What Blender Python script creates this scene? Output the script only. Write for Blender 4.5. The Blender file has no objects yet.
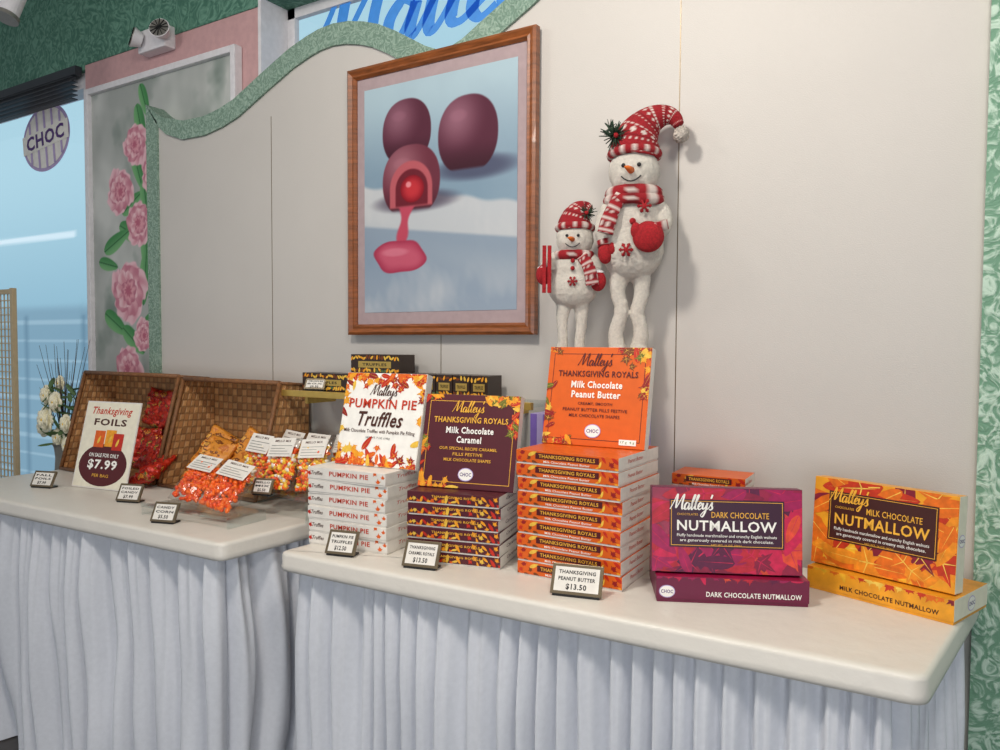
import bpy, bmesh, math, random
import numpy as np
from mathutils import Vector, Matrix, Euler, noise
random.seed(7)
S=bpy.context.scene
COL=S.collection
try: S.view_settings.view_transform='Standard'
except Exception: pass

def lin(c):
    return tuple((x/12.92 if x<=0.04045 else ((x+0.055)/1.055)**2.4) for x in c)
def C8(r,g,b): return lin((r/255,g/255,b/255))

# ---------------------------------------------------------------- materials
def mat(name,rgb,rough=0.6,metal=0.0,nscale=30,namt=0.06,bump=0.0,bscale=200,emit=0.0,spec=0.5,coat=0.0,stretch=None,sheen=0,multi=None):
    m=bpy.data.materials.new(name); m.use_nodes=True
    nt=m.node_tree; b=nt.nodes['Principled BSDF']
    c=C8(*rgb)
    tc=nt.nodes.new('ShaderNodeTexCoord'); mp=nt.nodes.new('ShaderNodeMapping')
    nt.links.new(tc.outputs['Object'],mp.inputs['Vector'])
    if stretch: mp.inputs['Scale'].default_value=stretch
    n=nt.nodes.new('ShaderNodeTexNoise'); n.inputs['Scale'].default_value=nscale; n.inputs['Detail'].default_value=4
    nt.links.new(mp.outputs[0],n.inputs['Vector'])
    r=nt.nodes.new('ShaderNodeValToRGB')
    r.color_ramp.elements[0].position=0.3; r.color_ramp.elements[1].position=0.7
    r.color_ramp.elements[0].color=tuple(x*(1-namt) for x in c)+(1,)
    r.color_ramp.elements[1].color=tuple(min(1,x*(1+namt)) for x in c)+(1,)
    if multi:
        r.color_ramp.interpolation='CONSTANT'; r.color_ramp.elements[0].position=0
        for p_,cc in multi: e_=r.color_ramp.elements.new(p_); e_.color=C8(*cc)+(1,)
    nt.links.new(n.outputs['Fac'],r.inputs['Fac'])
    nt.links.new(r.outputs['Color'],b.inputs['Base Color'])
    b.inputs['Roughness'].default_value=rough; b.inputs['Metallic'].default_value=metal
    b.inputs['Specular IOR Level'].default_value=spec
    b.inputs['Coat Weight'].default_value=coat
    b.inputs['Sheen Weight'].default_value=sheen
    if emit:
        nt.links.new(r.outputs['Color'],b.inputs['Emission Color']); b.inputs['Emission Strength'].default_value=emit
    if bump:
        n2=nt.nodes.new('ShaderNodeTexNoise'); n2.inputs['Scale'].default_value=bscale; n2.inputs['Detail'].default_value=5
        nt.links.new(mp.outputs[0],n2.inputs['Vector'])
        bp=nt.nodes.new('ShaderNodeBump'); bp.inputs['Strength'].default_value=bump; bp.inputs['Distance'].default_value=0.01
        nt.links.new(n2.outputs['Fac'],bp.inputs['Height']); nt.links.new(bp.outputs[0],b.inputs['Normal'])
    return m
def attrmat(name,rough=0.6,emit=0.0,coat=0.0,bump=0.0,bscale=300,metal=0,spec=.5):
    m=bpy.data.materials.new(name); m.use_nodes=True
    nt=m.node_tree; b=nt.nodes['Principled BSDF']
    a=nt.nodes.new('ShaderNodeAttribute'); a.attribute_name='Col'
    nt.links.new(a.outputs['Color'],b.inputs['Base Color'])
    b.inputs['Roughness'].default_value=rough; b.inputs['Coat Weight'].default_value=coat; b.inputs['Metallic'].default_value=metal; b.inputs['Specular IOR Level'].default_value=spec
    if emit:
        nt.links.new(a.outputs['Color'],b.inputs['Emission Color']); b.inputs['Emission Strength'].default_value=emit
    if bump:
        n2=nt.nodes.new('ShaderNodeTexNoise'); n2.inputs['Scale'].default_value=bscale
        tc=nt.nodes.new('ShaderNodeTexCoord'); nt.links.new(tc.outputs['Object'],n2.inputs['Vector'])
        bp=nt.nodes.new('ShaderNodeBump'); bp.inputs['Strength'].default_value=bump; bp.inputs['Distance'].default_value=0.01
        nt.links.new(n2.outputs['Fac'],bp.inputs['Height']); nt.links.new(bp.outputs[0],b.inputs['Normal'])
    return m
def clearmat(name,tint=(0.9,0.97,1.0),gl=0.06,rough=0.05,edge=.35):
    m=bpy.data.materials.new(name); m.use_nodes=True
    nt=m.node_tree; nt.nodes.remove(nt.nodes['Principled BSDF'])
    o=nt.nodes['Material Output']; t=nt.nodes.new('ShaderNodeBsdfTransparent'); g=nt.nodes.new('ShaderNodeBsdfGlossy'); mx=nt.nodes.new('ShaderNodeMixShader')
    fr=nt.nodes.new('ShaderNodeLayerWeight'); fr.inputs['Blend'].default_value=0.25
    mm=nt.nodes.new('ShaderNodeMath'); mm.operation='MULTIPLY'; mm.inputs[1].default_value=edge
    ma=nt.nodes.new('ShaderNodeMath'); ma.operation='ADD'; ma.inputs[1].default_value=gl; ma.use_clamp=True
    t.inputs['Color'].default_value=tint+(1,); g.inputs['Roughness'].default_value=rough
    nt.links.new(fr.outputs['Facing'],mm.inputs[0]); nt.links.new(mm.outputs[0],ma.inputs[0]); nt.links.new(ma.outputs[0],mx.inputs[0]); nt.links.new(t.outputs[0],mx.inputs[1]); nt.links.new(g.outputs[0],mx.inputs[2]); nt.links.new(mx.outputs[0],o.inputs['Surface'])
    return m

M={}
def mk(k,*a,**kw): M[k]=mat(k,*a,**kw); return M[k]
mk('panel_paint',(198,193,187),rough=0.5,nscale=3,namt=0.02,bump=0.12,bscale=260)
mk('pink_paint',(200,158,158),rough=0.6,bump=0.1)
mk('white_trim',(224,221,224),rough=0.45)
mk('ceiling_paint',(210,208,205),rough=0.8)
mk('floor_tile',(60,55,52),rough=0.4,nscale=6,namt=0.2)
mk('black_blind',(44,50,56),rough=0.5)
mk('wood_frame',(136,76,36),rough=0.35,nscale=14,namt=0.35,stretch=(1,1,8),coat=0.2)
mk('mat_board',(168,148,150),rough=0.8)
mk('vinyl',(226,220,210),rough=0.4,nscale=5,namt=0.02,bump=0.35,bscale=14)
mk('skirt_cloth',(222,224,230),rough=0.85,nscale=60,namt=0.03,bump=0.1,bscale=500)
mk('white_card',(233,227,218),rough=0.5)
mk('cream',(240,232,210),rough=0.5)
mk('orange_card',(222,96,16),rough=0.45,coat=0.1)
mk('maroon_card',(84,22,34),rough=0.42,coat=0.1)
mk('maroon_ink',(84,16,22),rough=0.5)
mk('brown_ink',(74,30,14),rough=0.5)
mk('black_ink',(30,24,24),rough=0.5)
mk('gold_ink',(240,178,60),rough=0.45)
mk('white_ink',(248,244,236),rough=0.5)
mk('redorange_ink',(200,56,24),rough=0.5)
mk('purple_ink',(84,48,120),rough=0.5)
mk('lilac_ink',(190,170,214),rough=0.5)
mk('magenta_card',(150,18,62),rough=0.42,nscale=25,namt=0.25,coat=0.1)
mk('plum_label',(58,14,44),rough=0.45)
mk('plum_side',(108,16,58),rough=0.42)
mk('yellow_card',(234,158,34),rough=0.42,nscale=25,namt=0.15,coat=0.1)
mk('walnut_label',(66,26,22),rough=0.45)
mk('green_ink',(60,140,70),rough=0.5)
for i,c in enumerate([(196,40,20),(226,96,18),(240,158,30),(150,24,26),(120,60,20),(236,190,70),(110,110,30)]): mk('leaf%d'%i,c,rough=0.45,nscale=60,namt=0.15)
for i,c in enumerate([(200,22,74),(160,12,80),(220,72,46),(92,12,60),(182,26,48),(134,12,56)]): mk('pleaf%d'%i,c,rough=0.45,nscale=50,namt=0.2)
for i,c in enumerate([(240,178,44),(224,108,22),(194,52,24),(130,26,46),(244,198,84),(232,140,30)]): mk('yleaf%d'%i,c,rough=0.45,nscale=50,namt=0.2)
mk('stripe_lilac',(176,162,208),rough=0.5)
mk('stripe_purple',(120,96,176),rough=0.5)
mk('brass',(214,180,96),rough=0.35,metal=0.6)
mk('bronze',(120,106,84),rough=0.35,metal=0.5)
mk('dark_choc_box',(50,32,22),rough=0.4,coat=0.2)
mk('metal_grey',(150,148,142),rough=0.35,metal=0.7)
mk('snow_fur',(240,232,218),rough=0.95,nscale=120,namt=0.1,bump=1.0,bscale=380,sheen=0.4)
mk('red_knit',(164,24,32),rough=0.9,nscale=150,namt=0.3,bump=0.6,bscale=350)
mk('carrot',(226,110,30),rough=0.7)
mk('black_plastic',(22,22,24),rough=0.3)
mk('pine',(30,52,34),rough=0.8,nscale=80,namt=0.4)
mk('pom',(196,186,176),rough=1.0,nscale=150,namt=0.3,bump=1,bscale=200)
mk('foil_red',(186,34,24),rough=0.3,metal=0.2,nscale=28,namt=0.2,bump=0.6,bscale=60,multi=[(.40,(206,52,30)),(.52,(150,22,22)),(.60,(232,150,60)),(.64,(60,110,60)),(.69,(180,34,24))])
mk('foil_green',(60,110,60),rough=0.3,metal=0.2,nscale=28,namt=0.3,bump=0.6,bscale=60,multi=[(.38,(88,128,60)),(.50,(196,50,28)),(.58,(226,150,60)),(.64,(50,96,56))])
mk('foil_orange',(222,124,34),rough=0.4,metal=0.05,nscale=22,namt=0.2,bump=0.4,bscale=60,multi=[(.44,(232,150,54)),(.56,(120,56,24)),(.62,(240,176,80)),(.68,(214,104,28))])
mk('candy_orange',(250,112,30),rough=0.3); mk('candy_yellow',(252,200,60),rough=0.3); mk('candy_deep',(240,84,24),rough=0.3); mk('candy_white',(250,240,220),rough=0.3)
mk('petal_white',(240,234,208),rough=0.8); mk('twig',(70,58,50),rough=0.9); mk('green_leaf',(84,112,70),rough=0.7)
mk('rack_tan',(196,176,140),rough=0.6); mk('vase_grey',(120,118,112),rough=0.4)
mk('rim_brown',(128,84,48),rough=0.6,nscale=60,namt=0.3)
mk('sign_blue',(60,130,206),rough=0.4,emit=0.3)
M['paint']=attrmat('painted_surface',rough=0.6,spec=.3)
M['picture_print']=attrmat('picture_print',rough=0.6,spec=.15)
M['weave']=attrmat('woven_strips',rough=0.6,bump=0.3,bscale=200)
M['knit']=attrmat('patterned_knit',rough=0.95,bump=0.8,bscale=320)
M['outside']=attrmat('glowing_outdoor_view',rough=1.0,emit=0.68)  # emission stands in for daylight on the view outside
M['film']=clearmat('clear_film',(0.98,0.98,0.98),0.05,0.15,.35)
M['acrylic']=clearmat('clear_acrylic',(0.95,0.98,0.98),0.06,0.05,.3)
M['glass']=clearmat('window_glass',(0.92,0.97,1.0),0.02,0.02,.12)

def stucco(name,dark,light,scale=9,fac=(0.42,0.62)):
    m=bpy.data.materials.new(name); m.use_nodes=True; nt=m.node_tree; b=nt.nodes['Principled BSDF']
    tc=nt.nodes.new('ShaderNodeTexCoord')
    n=nt.nodes.new('ShaderNodeTexNoise'); n.inputs['Scale'].default_value=scale; n.inputs['Detail'].default_value=6; n.inputs['Distortion'].default_value=3.5
    nt.links.new(tc.outputs['Object'],n.inputs['Vector'])
    r=nt.nodes.new('ShaderNodeValToRGB'); r.color_ramp.elements[0].position=fac[0]; r.color_ramp.elements[1].position=fac[1]
    r.color_ramp.elements[0].color=C8(*dark)+(1,); r.color_ramp.elements[1].color=C8(*light)+(1,)
    nt.links.new(n.outputs['Fac'],r.inputs['Fac']); nt.links.new(r.outputs[0],b.inputs['Base Color'])
    bp=nt.nodes.new('ShaderNodeBump'); bp.inputs['Strength'].default_value=0.7; bp.inputs['Distance'].default_value=0.01
    nt.links.new(n.outputs['Fac'],bp.inputs['Height']); nt.links.new(bp.outputs[0],b.inputs['Normal'])
    b.inputs['Roughness'].default_value=0.7
    return m
M['stucco_dark']=stucco('green_stucco_dark',(64,112,94),(104,150,130),scale=12)
M['stucco_light']=stucco('green_stucco_light',(112,140,124),(152,176,160),scale=26)
M['stucco_wall']=stucco('green_stucco_wall',(110,152,126),(190,214,196),scale=16,fac=(0.45,0.6))

# ---------------------------------------------------------------- mesh builder
def clip_poly(P,x0,x1,z0,z1):
    for ax,lim,sg in ((0,x0,1),(0,x1,-1),(1,z0,1),(1,z1,-1)):
        out=[];n=len(P)
        for i in range(n):
            a=P[i];b=P[(i+1)%n];ia=(a[ax]-lim)*sg>=0;ib=(b[ax]-lim)*sg>=0
            if ia: out.append(a)
            if ia!=ib:
                t=(lim-a[ax])/(b[ax]-a[ax]); out.append((a[0]+(b[0]-a[0])*t,a[1]+(b[1]-a[1])*t))
        P=out
        if len(P)<3: return []
    return P
def cr(pts,m=5):
    out=[];n=len(pts)
    for i in range(n-1):
        p0=pts[max(i-1,0)];p1=pts[i];p2=pts[i+1];p3=pts[min(i+2,n-1)]
        for k in range(m):
            t=k/m; out.append(tuple(.5*((2*p1[a])+(p2[a]-p0[a])*t+(2*p0[a]-5*p1[a]+4*p2[a]-p3[a])*t*t+(3*p1[a]-p0[a]-3*p2[a]+p3[a])*t**3) for a in (0,1)))
    out.append(pts[-1]); return out
SCRIPT=[[(-.08,.0),(.10,.5),(.22,1.0),(.28,.95),(.30,.4),(.35,.10),(.54,.6),(.68,1.0),(.74,.95),(.72,.4),(.78,.03),(.88,.08)],
 [(1.20,.40),(1.05,.48),(.94,.28),(.98,.03),(1.12,.06),(1.22,.44),(1.22,.12),(1.30,.02),(1.46,.5),(1.57,.95),(1.49,1.0),(1.43,.6),(1.43,.12),(1.53,.02),(1.71,.5),(1.82,.95),(1.74,1.0),(1.68,.6),(1.68,.12),(1.80,.03),(1.97,.20),(2.09,.36),(2.02,.50),(1.91,.35),(1.91,.12),(2.03,.01),(2.16,.12)],
 [(2.20,.48),(2.22,.15),(2.34,.06),(2.50,.48)],[(2.50,.48),(2.47,-.1),(2.34,-.48),(2.20,-.36),(2.42,-.06),(2.66,.14),(2.80,.52),(2.84,.3),(2.92,.12),(2.80,.0),(2.70,.05)],[(2.74,1.05),(2.69,.78)]]
class G:
    def __init__(s): s.v=[];s.f=[];s.m=[];s.c=[];s.mats=[];s.M=Matrix.Identity(4);s.smooth=[];s.clip=None
    def mi(s,k):
        if k not in s.mats: s.mats.append(k)
        return s.mats.index(k)
    def add(s,vs,fs,k,cols=None,smooth=False,T=None):
        o=len(s.v); X=s.M@T if T is not None else s.M
        s.v+= [tuple(X@Vector(p)) for p in vs]
        s.c+= list(cols) if cols is not None else [(1,1,1)]*len(vs)
        i=s.mi(k)
        for f in fs: s.f.append(tuple(a+o for a in f)); s.m.append(i); s.smooth.append(smooth)
    def box(s,x0,y0,z0,x1,y1,z1,k,bev=0,T=None,kf=None):
        bm=bmesh.new(); bmesh.ops.create_cube(bm,size=1)
        for v in bm.verts: v.co=Vector(((x0+x1)/2+v.co.x*(x1-x0),(y0+y1)/2+v.co.y*(y1-y0),(z0+z1)/2+v.co.z*(z1-z0)))
        if bev: bmesh.ops.bevel(bm,geom=bm.edges[:],offset=bev,segments=2,affect='EDGES',profile=0.7)
        bm.normal_update(); bm.verts.index_update()
        vs=[v.co.copy() for v in bm.verts]
        groups={}
        for f in bm.faces:
            kk=k
            if kf:
                n=f.normal
                if n.y<-0.7: kk=kf.get('front',k)
                elif n.x>0.7: kk=kf.get('right',k)
                elif n.x<-0.7: kk=kf.get('left',k)
                elif n.z>0.7: kk=kf.get('top',k)
                elif n.y>0.7: kk=kf.get('back',k)
            groups.setdefault(kk,[]).append([v.index for v in f.verts])
        for kk,fs in groups.items(): s.add(vs,fs,kk,T=T)
        bm.free()
    def rect(s,x0,z0,x1,z1,y,k): s.add([(x0,y,z0),(x1,y,z0),(x1,y,z1),(x0,y,z1)],[(0,1,2,3)],k)
    def frame(s,x0,z0,x1,z1,w,y,k):
        s.rect(x0,z0,x1,z0+w,y,k); s.rect(x0,z1-w,x1,z1,y,k); s.rect(x0,z0+w,x0+w,z1-w,y,k); s.rect(x1-w,z0+w,x1,z1-w,y,k)
    def disc(s,cx,cz,rx,rz,y,k,n=32):
        s.add([(cx+rx*math.cos(2*math.pi*i/n),y,cz+rz*math.sin(2*math.pi*i/n)) for i in range(n)],[tuple(range(n))],k)
    def sphere(s,c,r,k,nu=20,nv=12,cols=None,T=None):
        r=Vector(r) if not isinstance(r,(int,float)) else Vector((r,r,r))
        vs=[];fs=[]
        for j in range(nv+1):
            th=math.pi*j/nv
            for i in range(nu):
                ph=2*math.pi*i/nu
                vs.append((c[0]+r.x*math.sin(th)*math.cos(ph),c[1]+r.y*math.sin(th)*math.sin(ph),c[2]+r.z*math.cos(th)))
        for j in range(nv):
            for i in range(nu):
                a=j*nu+i;b=j*nu+(i+1)%nu; fs.append((a,a+nu,b+nu,b))
        s.add(vs,fs,k,smooth=True,T=T)
    def tube(s,path,rad,k,n=16,flat=1.0,colf=None,cap=True,T=None,closed=False):
        P=[Vector(p) for p in path]; N=len(P)
        if isinstance(rad,(int,float)): rad=[rad]*N
        vs=[];cs=[];fs=[]
        t0=(P[1]-P[0]).normalized(); ref=Vector((0,1,0)) if abs(t0.y)<0.9 else Vector((1,0,0))
        nrm=(ref-t0*ref.dot(t0)).normalized()
        for i in range(N):
            if closed: t=(P[(i+1)%N]-P[i-1]).normalized()
            else: t=(P[min(i+1,N-1)]-P[max(i-1,0)]).normalized()
            nrm=(nrm-t*nrm.dot(t)).normalized(); b=t.cross(nrm)
            for j in range(n):
                a=2*math.pi*j/n
                vs.append(P[i]+(nrm*math.cos(a)*flat+b*math.sin(a))*rad[i])
                cs.append(colf(i/(N-1),j/n) if colf else (1,1,1))
        for i in range(N if closed else N-1):
            for j in range(n):
                a=i*n+j;b=i*n+(j+1)%n;c=((i+1)%N)*n+(j+1)%n;d=((i+1)%N)*n+j; fs.append((a,b,c,d))
        if cap and not closed:
            fs.append(tuple(reversed(range(n)))); fs.append(tuple(range((N-1)*n,N*n)))
        s.add(vs,fs,k,cols=cs,smooth=True,T=T)
    def cyl(s,c,r,h,k,n=24,r2=None,T=None):
        r2=r if r2 is None else r2
        vs=[(c[0]+r*math.cos(2*math.pi*i/n),c[1]+r*math.sin(2*math.pi*i/n),c[2]) for i in range(n)]+[(c[0]+r2*math.cos(2*math.pi*i/n),c[1]+r2*math.sin(2*math.pi*i/n),c[2]+h) for i in range(n)]
        fs=[(i,(i+1)%n,n+(i+1)%n,n+i) for i in range(n)]+[tuple(reversed(range(n))),tuple(range(n,2*n))]
        s.add(vs,fs,k,T=T)
    def cpoly(s,P,y,k):
        if s.clip: P=clip_poly(P,*s.clip)
        if len(P)>=3: s.add([(x,y,z) for x,z in P],[tuple(range(len(P)))],k)
    def leaf(s,cx,cz,r,rot,y,k,vein=None):
        rr=[1.0,0.5,0.6,0.42,0.88,0.45,0.5,0.34,0.55,0.25,0.25,0.25,0.55,0.34,0.5,0.45,0.88,0.42,0.6,0.5]
        n=len(rr); pts=[(cx+r*q*math.cos(rot+math.pi/2+2*math.pi*i/n),cz+r*q*math.sin(rot+math.pi/2+2*math.pi*i/n)) for i,q in enumerate(rr)]
        for i in range(n): s.cpoly([(cx,cz),pts[i],pts[(i+1)%n]],y,k)
        if vein:
            for i in (0,4,16,10):
                a=rot+math.pi/2+2*math.pi*i/n; q=.9 if i==0 else (.75 if i!=10 else .55); w=r*.025
                nx,nz=-math.sin(a)*w,math.cos(a)*w
                s.cpoly([(cx+nx,cz+nz),(cx-nx,cz-nz),(cx+r*q*math.cos(a),cz+r*q*math.sin(a))],y-.000006,vein)
    def oval(s,cx,cz,r,rot,y,k,asp=0.35,vein=None):
        n=14; P=[]
        for i in range(n):
            a=2*math.pi*i/n; x=r*math.cos(a); z=r*asp*math.sin(a)*abs(math.sin(a))**.3*(1-0.3*math.cos(a)); P.append((cx+x*math.cos(rot)-z*math.sin(rot),cz+x*math.sin(rot)+z*math.cos(rot)))
        s.cpoly(P,y,k)
        if vein:
            w=r*.02; c,sn=math.cos(rot),math.sin(rot)
            s.cpoly([(cx-c*r*.9-sn*w,cz-sn*r*.9+c*w),(cx-c*r*.9+sn*w,cz-sn*r*.9-c*w),(cx+c*r*.9,cz+sn*r*.9)],y-.000006,vein)
    def script(s,cx,cz,w,y,k,wt=.040,asp=1.0):
        sc=w/3.1
        for st in SCRIPT:
            P=cr(st,6); P=[((x+.22*z-1.5)*sc,(z-.35)*sc*asp) for x,z in P]; n=len(P); vs=[];fs=[]
            for i,(x,z) in enumerate(P):
                a=P[max(i-1,0)];b=P[min(i+1,n-1)];dx,dz=b[0]-a[0],b[1]-a[1];L=math.hypot(dx,dz) or 1
                ww=wt*sc*(.7+.7*(max(0,-dz)/L)); nx,nz=-dz/L*ww,dx/L*ww
                vs+=[(cx+x+nx,y,cz+z+nz),(cx+x-nx,y,cz+z-nz)]
            for i in range(n-1): fs.append((2*i,2*i+1,2*i+3,2*i+2))
            s.add(vs,fs,k)
    def text(s,t,cx,cz,w,h,y,k,bold=0.0,shear=0.0,T=None):
        vs,fs=text_mesh(t,bold,shear)
        xs=[p[0] for p in vs]; zs=[p[1] for p in vs]
        x0,x1,z0,z1=min(xs),max(xs),min(zs),max(zs)
        if w is None: w=(x1-x0)*h/(z1-z0)
        if h is None: h=(z1-z0)*w/(x1-x0)
        s.add([(cx+((p[0]-x0)/(x1-x0)-0.5)*w,y,cz+((p[1]-z0)/(z1-z0)-0.5)*h) for p in vs],fs,k,T=T)
    def mesh(s,name):
        me=bpy.data.meshes.new(name); me.from_pydata(s.v,[],s.f)
        for k in s.mats: me.materials.append(M[k])
        me.polygons.foreach_set('material_index',s.m); me.polygons.foreach_set('use_smooth',s.smooth)
        ca=me.color_attributes.new('Col','FLOAT_COLOR','POINT')
        ca.data.foreach_set('color',np.array([tuple(c)+(1,) for c in s.c],dtype=np.float32).ravel())
        me.validate(); me.update(); return me
_tc={}
def text_mesh(t,bold,shear):
    key=(t,bold,shear)
    if key in _tc: return _tc[key]
    cu=bpy.data.curves.new('t','FONT'); cu.body=t; cu.size=1; cu.offset=bold; cu.shear=shear; cu.resolution_u=2; cu.align_x='CENTER'; cu.space_character=1.0+bold*4
    o=bpy.data.objects.new('t',cu); COL.objects.link(o); bpy.context.view_layer.update()
    me=bpy.data.meshes.new_from_object(o.evaluated_get(bpy.context.evaluated_depsgraph_get()))
    r=([tuple(v.co) for v in me.vertices],[tuple(p.vertices) for p in me.polygons])
    bpy.data.objects.remove(o); bpy.data.curves.remove(cu); bpy.data.meshes.remove(me)
    _tc[key]=r; return r

def put(name,me,loc=(0,0,0),rot=(0,0,0),label=None,cat=None,group=None,kind=None,parent=None):
    if isinstance(me,G): me=me.mesh(name)
    o=bpy.data.objects.new(name,me); COL.objects.link(o); o.location=loc; o.rotation_euler=rot
    if parent: o.parent=parent
    if label: o['label']=label
    if cat: o['category']=cat
    if group: o['group']=group
    if kind: o['kind']=kind
    return o
def dup(o,loc,rot=None,label=None):
    n=o.copy(); COL.objects.link(n); n.location=loc
    if rot is not None: n.rotation_euler=rot
    if label: n['label']=label
    for ch in list(o.children):
        c=ch.copy(); COL.objects.link(c); c.parent=n; c.matrix_parent_inverse=ch.matrix_parent_inverse.copy()
    return n
R=math.radians

# ---------------------------------------------------------------- painted grids
def paint_grid(name,w,h,nx,ny,func,matk,y=0):
    u,v=np.meshgrid(np.linspace(0,1,nx),np.linspace(0,1,ny))
    col=func(u,v)
    col=np.clip(col,0,1); col=np.where(col<=0.04045,col/12.92,((col+0.055)/1.055)**2.4)
    vs=np.stack([(u-0.5)*w,np.full_like(u,y),(1-v)*h],-1).reshape(-1,3)
    idx=np.arange(nx*ny).reshape(ny,nx)
    fs=np.stack([idx[1:,:-1],idx[1:,1:],idx[:-1,1:],idx[:-1,:-1]],-1).reshape(-1,4)
    me=bpy.data.meshes.new(name); me.from_pydata(vs.tolist(),[],fs.tolist())
    ca=me.color_attributes.new('Col','FLOAT_COLOR','POINT')
    ca.data.foreach_set('color',np.concatenate([col.reshape(-1,3),np.ones((nx*ny,1))],1).astype(np.float32).ravel())
    me.materials.append(M[matk]); return me
def npnoise(u,v,sc,seed=0,octs=4):
    r=np.random.RandomState(seed); out=0
    for o in range(octs):
        for k in range(4):
            a=r.uniform(0,2*math.pi); fq=sc*(2**o)*r.uniform(0.7,1.3); out=out+np.sin((u*math.cos(a)+v*math.sin(a))*fq*6.28+r.uniform(0,6.28)+1.5*np.sin(v*fq*2+k))/(2**o)
    return out/6
def mixc(a,b,t): return a*(1-t[...,None])+b*t[...,None]
def sm(x,a,b): t=np.clip((x-a)/(b-a),0,1); return t*t*(3-2*t)
c_=lambda *a: np.array(a)/255.0

def picture_func(u,v):
    col=mixc(np.broadcast_to(c_(168,190,200),u.shape+(3,)),c_(116,140,160),sm(v,0.0,0.45)*0.8)
    col=mixc(col,c_(148,168,182),np.clip(npnoise(u,v,1.2,1),0,1)*0.5)
    edge=0.43+0.14*u+.006*np.sin(u*25)
    slab=sm(v,edge-0.012,edge+0.012)
    sl=mixc(np.broadcast_to(c_(186,190,194),u.shape+(3,)),c_(146,160,176),sm(v-u*0.2,0.60,0.78))
    sl=mixc(sl,c_(212,210,208),np.clip(npnoise(u,v,2,5)*1.2,0,1)*0.6)
    col=mixc(col,sl,slab)
    e2=0.60+0.10*u; col=mixc(col,c_(108,130,154),sm(v,e2,e2+0.02)*0.6*(1-sm(v,e2+0.02,e2+0.32)))
    def dome(cx,cy,rx,ry,base,hi,col,flat=0.75):
        d=np.abs((u-cx)/rx)**2.3+np.abs((v-cy)/ry)**2.2; mk_=(1-sm(d,0.90,1.02))*(1-sm(v,cy+ry*flat,cy+ry*flat+0.018))
        sh=mixc(np.broadcast_to(hi,u.shape+(3,)),base,sm(np.sqrt(((u-cx+rx*0.35)/rx)**2+((v-cy+ry*0.45)/ry)**2),0.0,1.05))
        sh=mixc(sh,base*0.6,sm(v,cy+ry*0.1,cy+ry*0.9)*0.7)
        sh=mixc(sh,hi*1.12,(1-sm(((u-cx+rx*.3)/(rx*.3))**2+((v-cy+ry*.5)/(ry*.16))**2,.2,1.4))*.4)
        return mixc(col,sh,mk_)
    col=mixc(col,c_(60,58,82),(1-sm(((u-0.75)/0.28)**2+((v-0.41)/0.055)**2,0.2,1.3))*0.7)
    col=mixc(col,c_(64,54,72),(1-sm(((u-0.36)/0.3)**2+((v-0.52)/0.05)**2,0.2,1.3))*0.7)
    col=dome(0.30,0.215,0.17,0.145,c_(84,40,56),c_(134,88,104),col,0.95)
    col=dome(0.70,0.27,0.19,0.165,c_(86,42,58),c_(140,94,110),col,0.8)
    col=dome(0.33,0.43,0.20,0.16,c_(104,48,62),c_(150,96,108),col,0.72)
    ar=((u-0.33)/0.15)**2+(np.clip(0.46-v,0,1)/0.12)**2
    col=mixc(col,c_(178,88,96),(1-sm(ar,0.86,1.02))*(1-sm(v,0.535,0.55)))
    ar=((u-0.335)/0.115)**2+(np.clip(0.465-v,0,1)/0.09)**2
    col=mixc(col,c_(104,32,44),(1-sm(ar,0.82,1.02))*(1-sm(v,0.530,0.545)))
    d=((u-0.34)/0.085)**2+((v-0.465)/0.062)**2; cc=mixc(np.broadcast_to(c_(190,50,58),u.shape+(3,)),c_(130,20,34),sm(d,0,1)); col=mixc(col,cc,(1-sm(d,0.8,1.02)))
    col=mixc(col,c_(240,170,176),(1-sm(((u-0.315)/0.02)**2+((v-0.445)/0.014)**2,0.3,1.4))*.7)
    w=0.045+0.02*np.sin(v*40)-.03*sm(v,.56,.68); col=mixc(col,c_(184,72,92),(1-sm(np.abs(u-0.30+0.25*(v-0.55)),w*.8,w+0.014))*sm(v,0.535,0.545)*(1-sm(v,0.72,0.73)))
    d=((u-0.25-0.02*np.sin(v*50))/(0.19))**2+((v-0.755)/0.075)**2+0.1*np.sin(u*30); pc=mixc(np.broadcast_to(c_(190,86,108),u.shape+(3,)),c_(160,52,78),sm(d,.2,1)); col=mixc(col,pc,(1-sm(d,0.85,1.02)))
    col=mixc(col,c_(216,138,154),(1-sm(((u-0.22)/0.1)**2+((v-0.735)/0.02)**2,0.3,1.3))*0.5)
    return col
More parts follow.
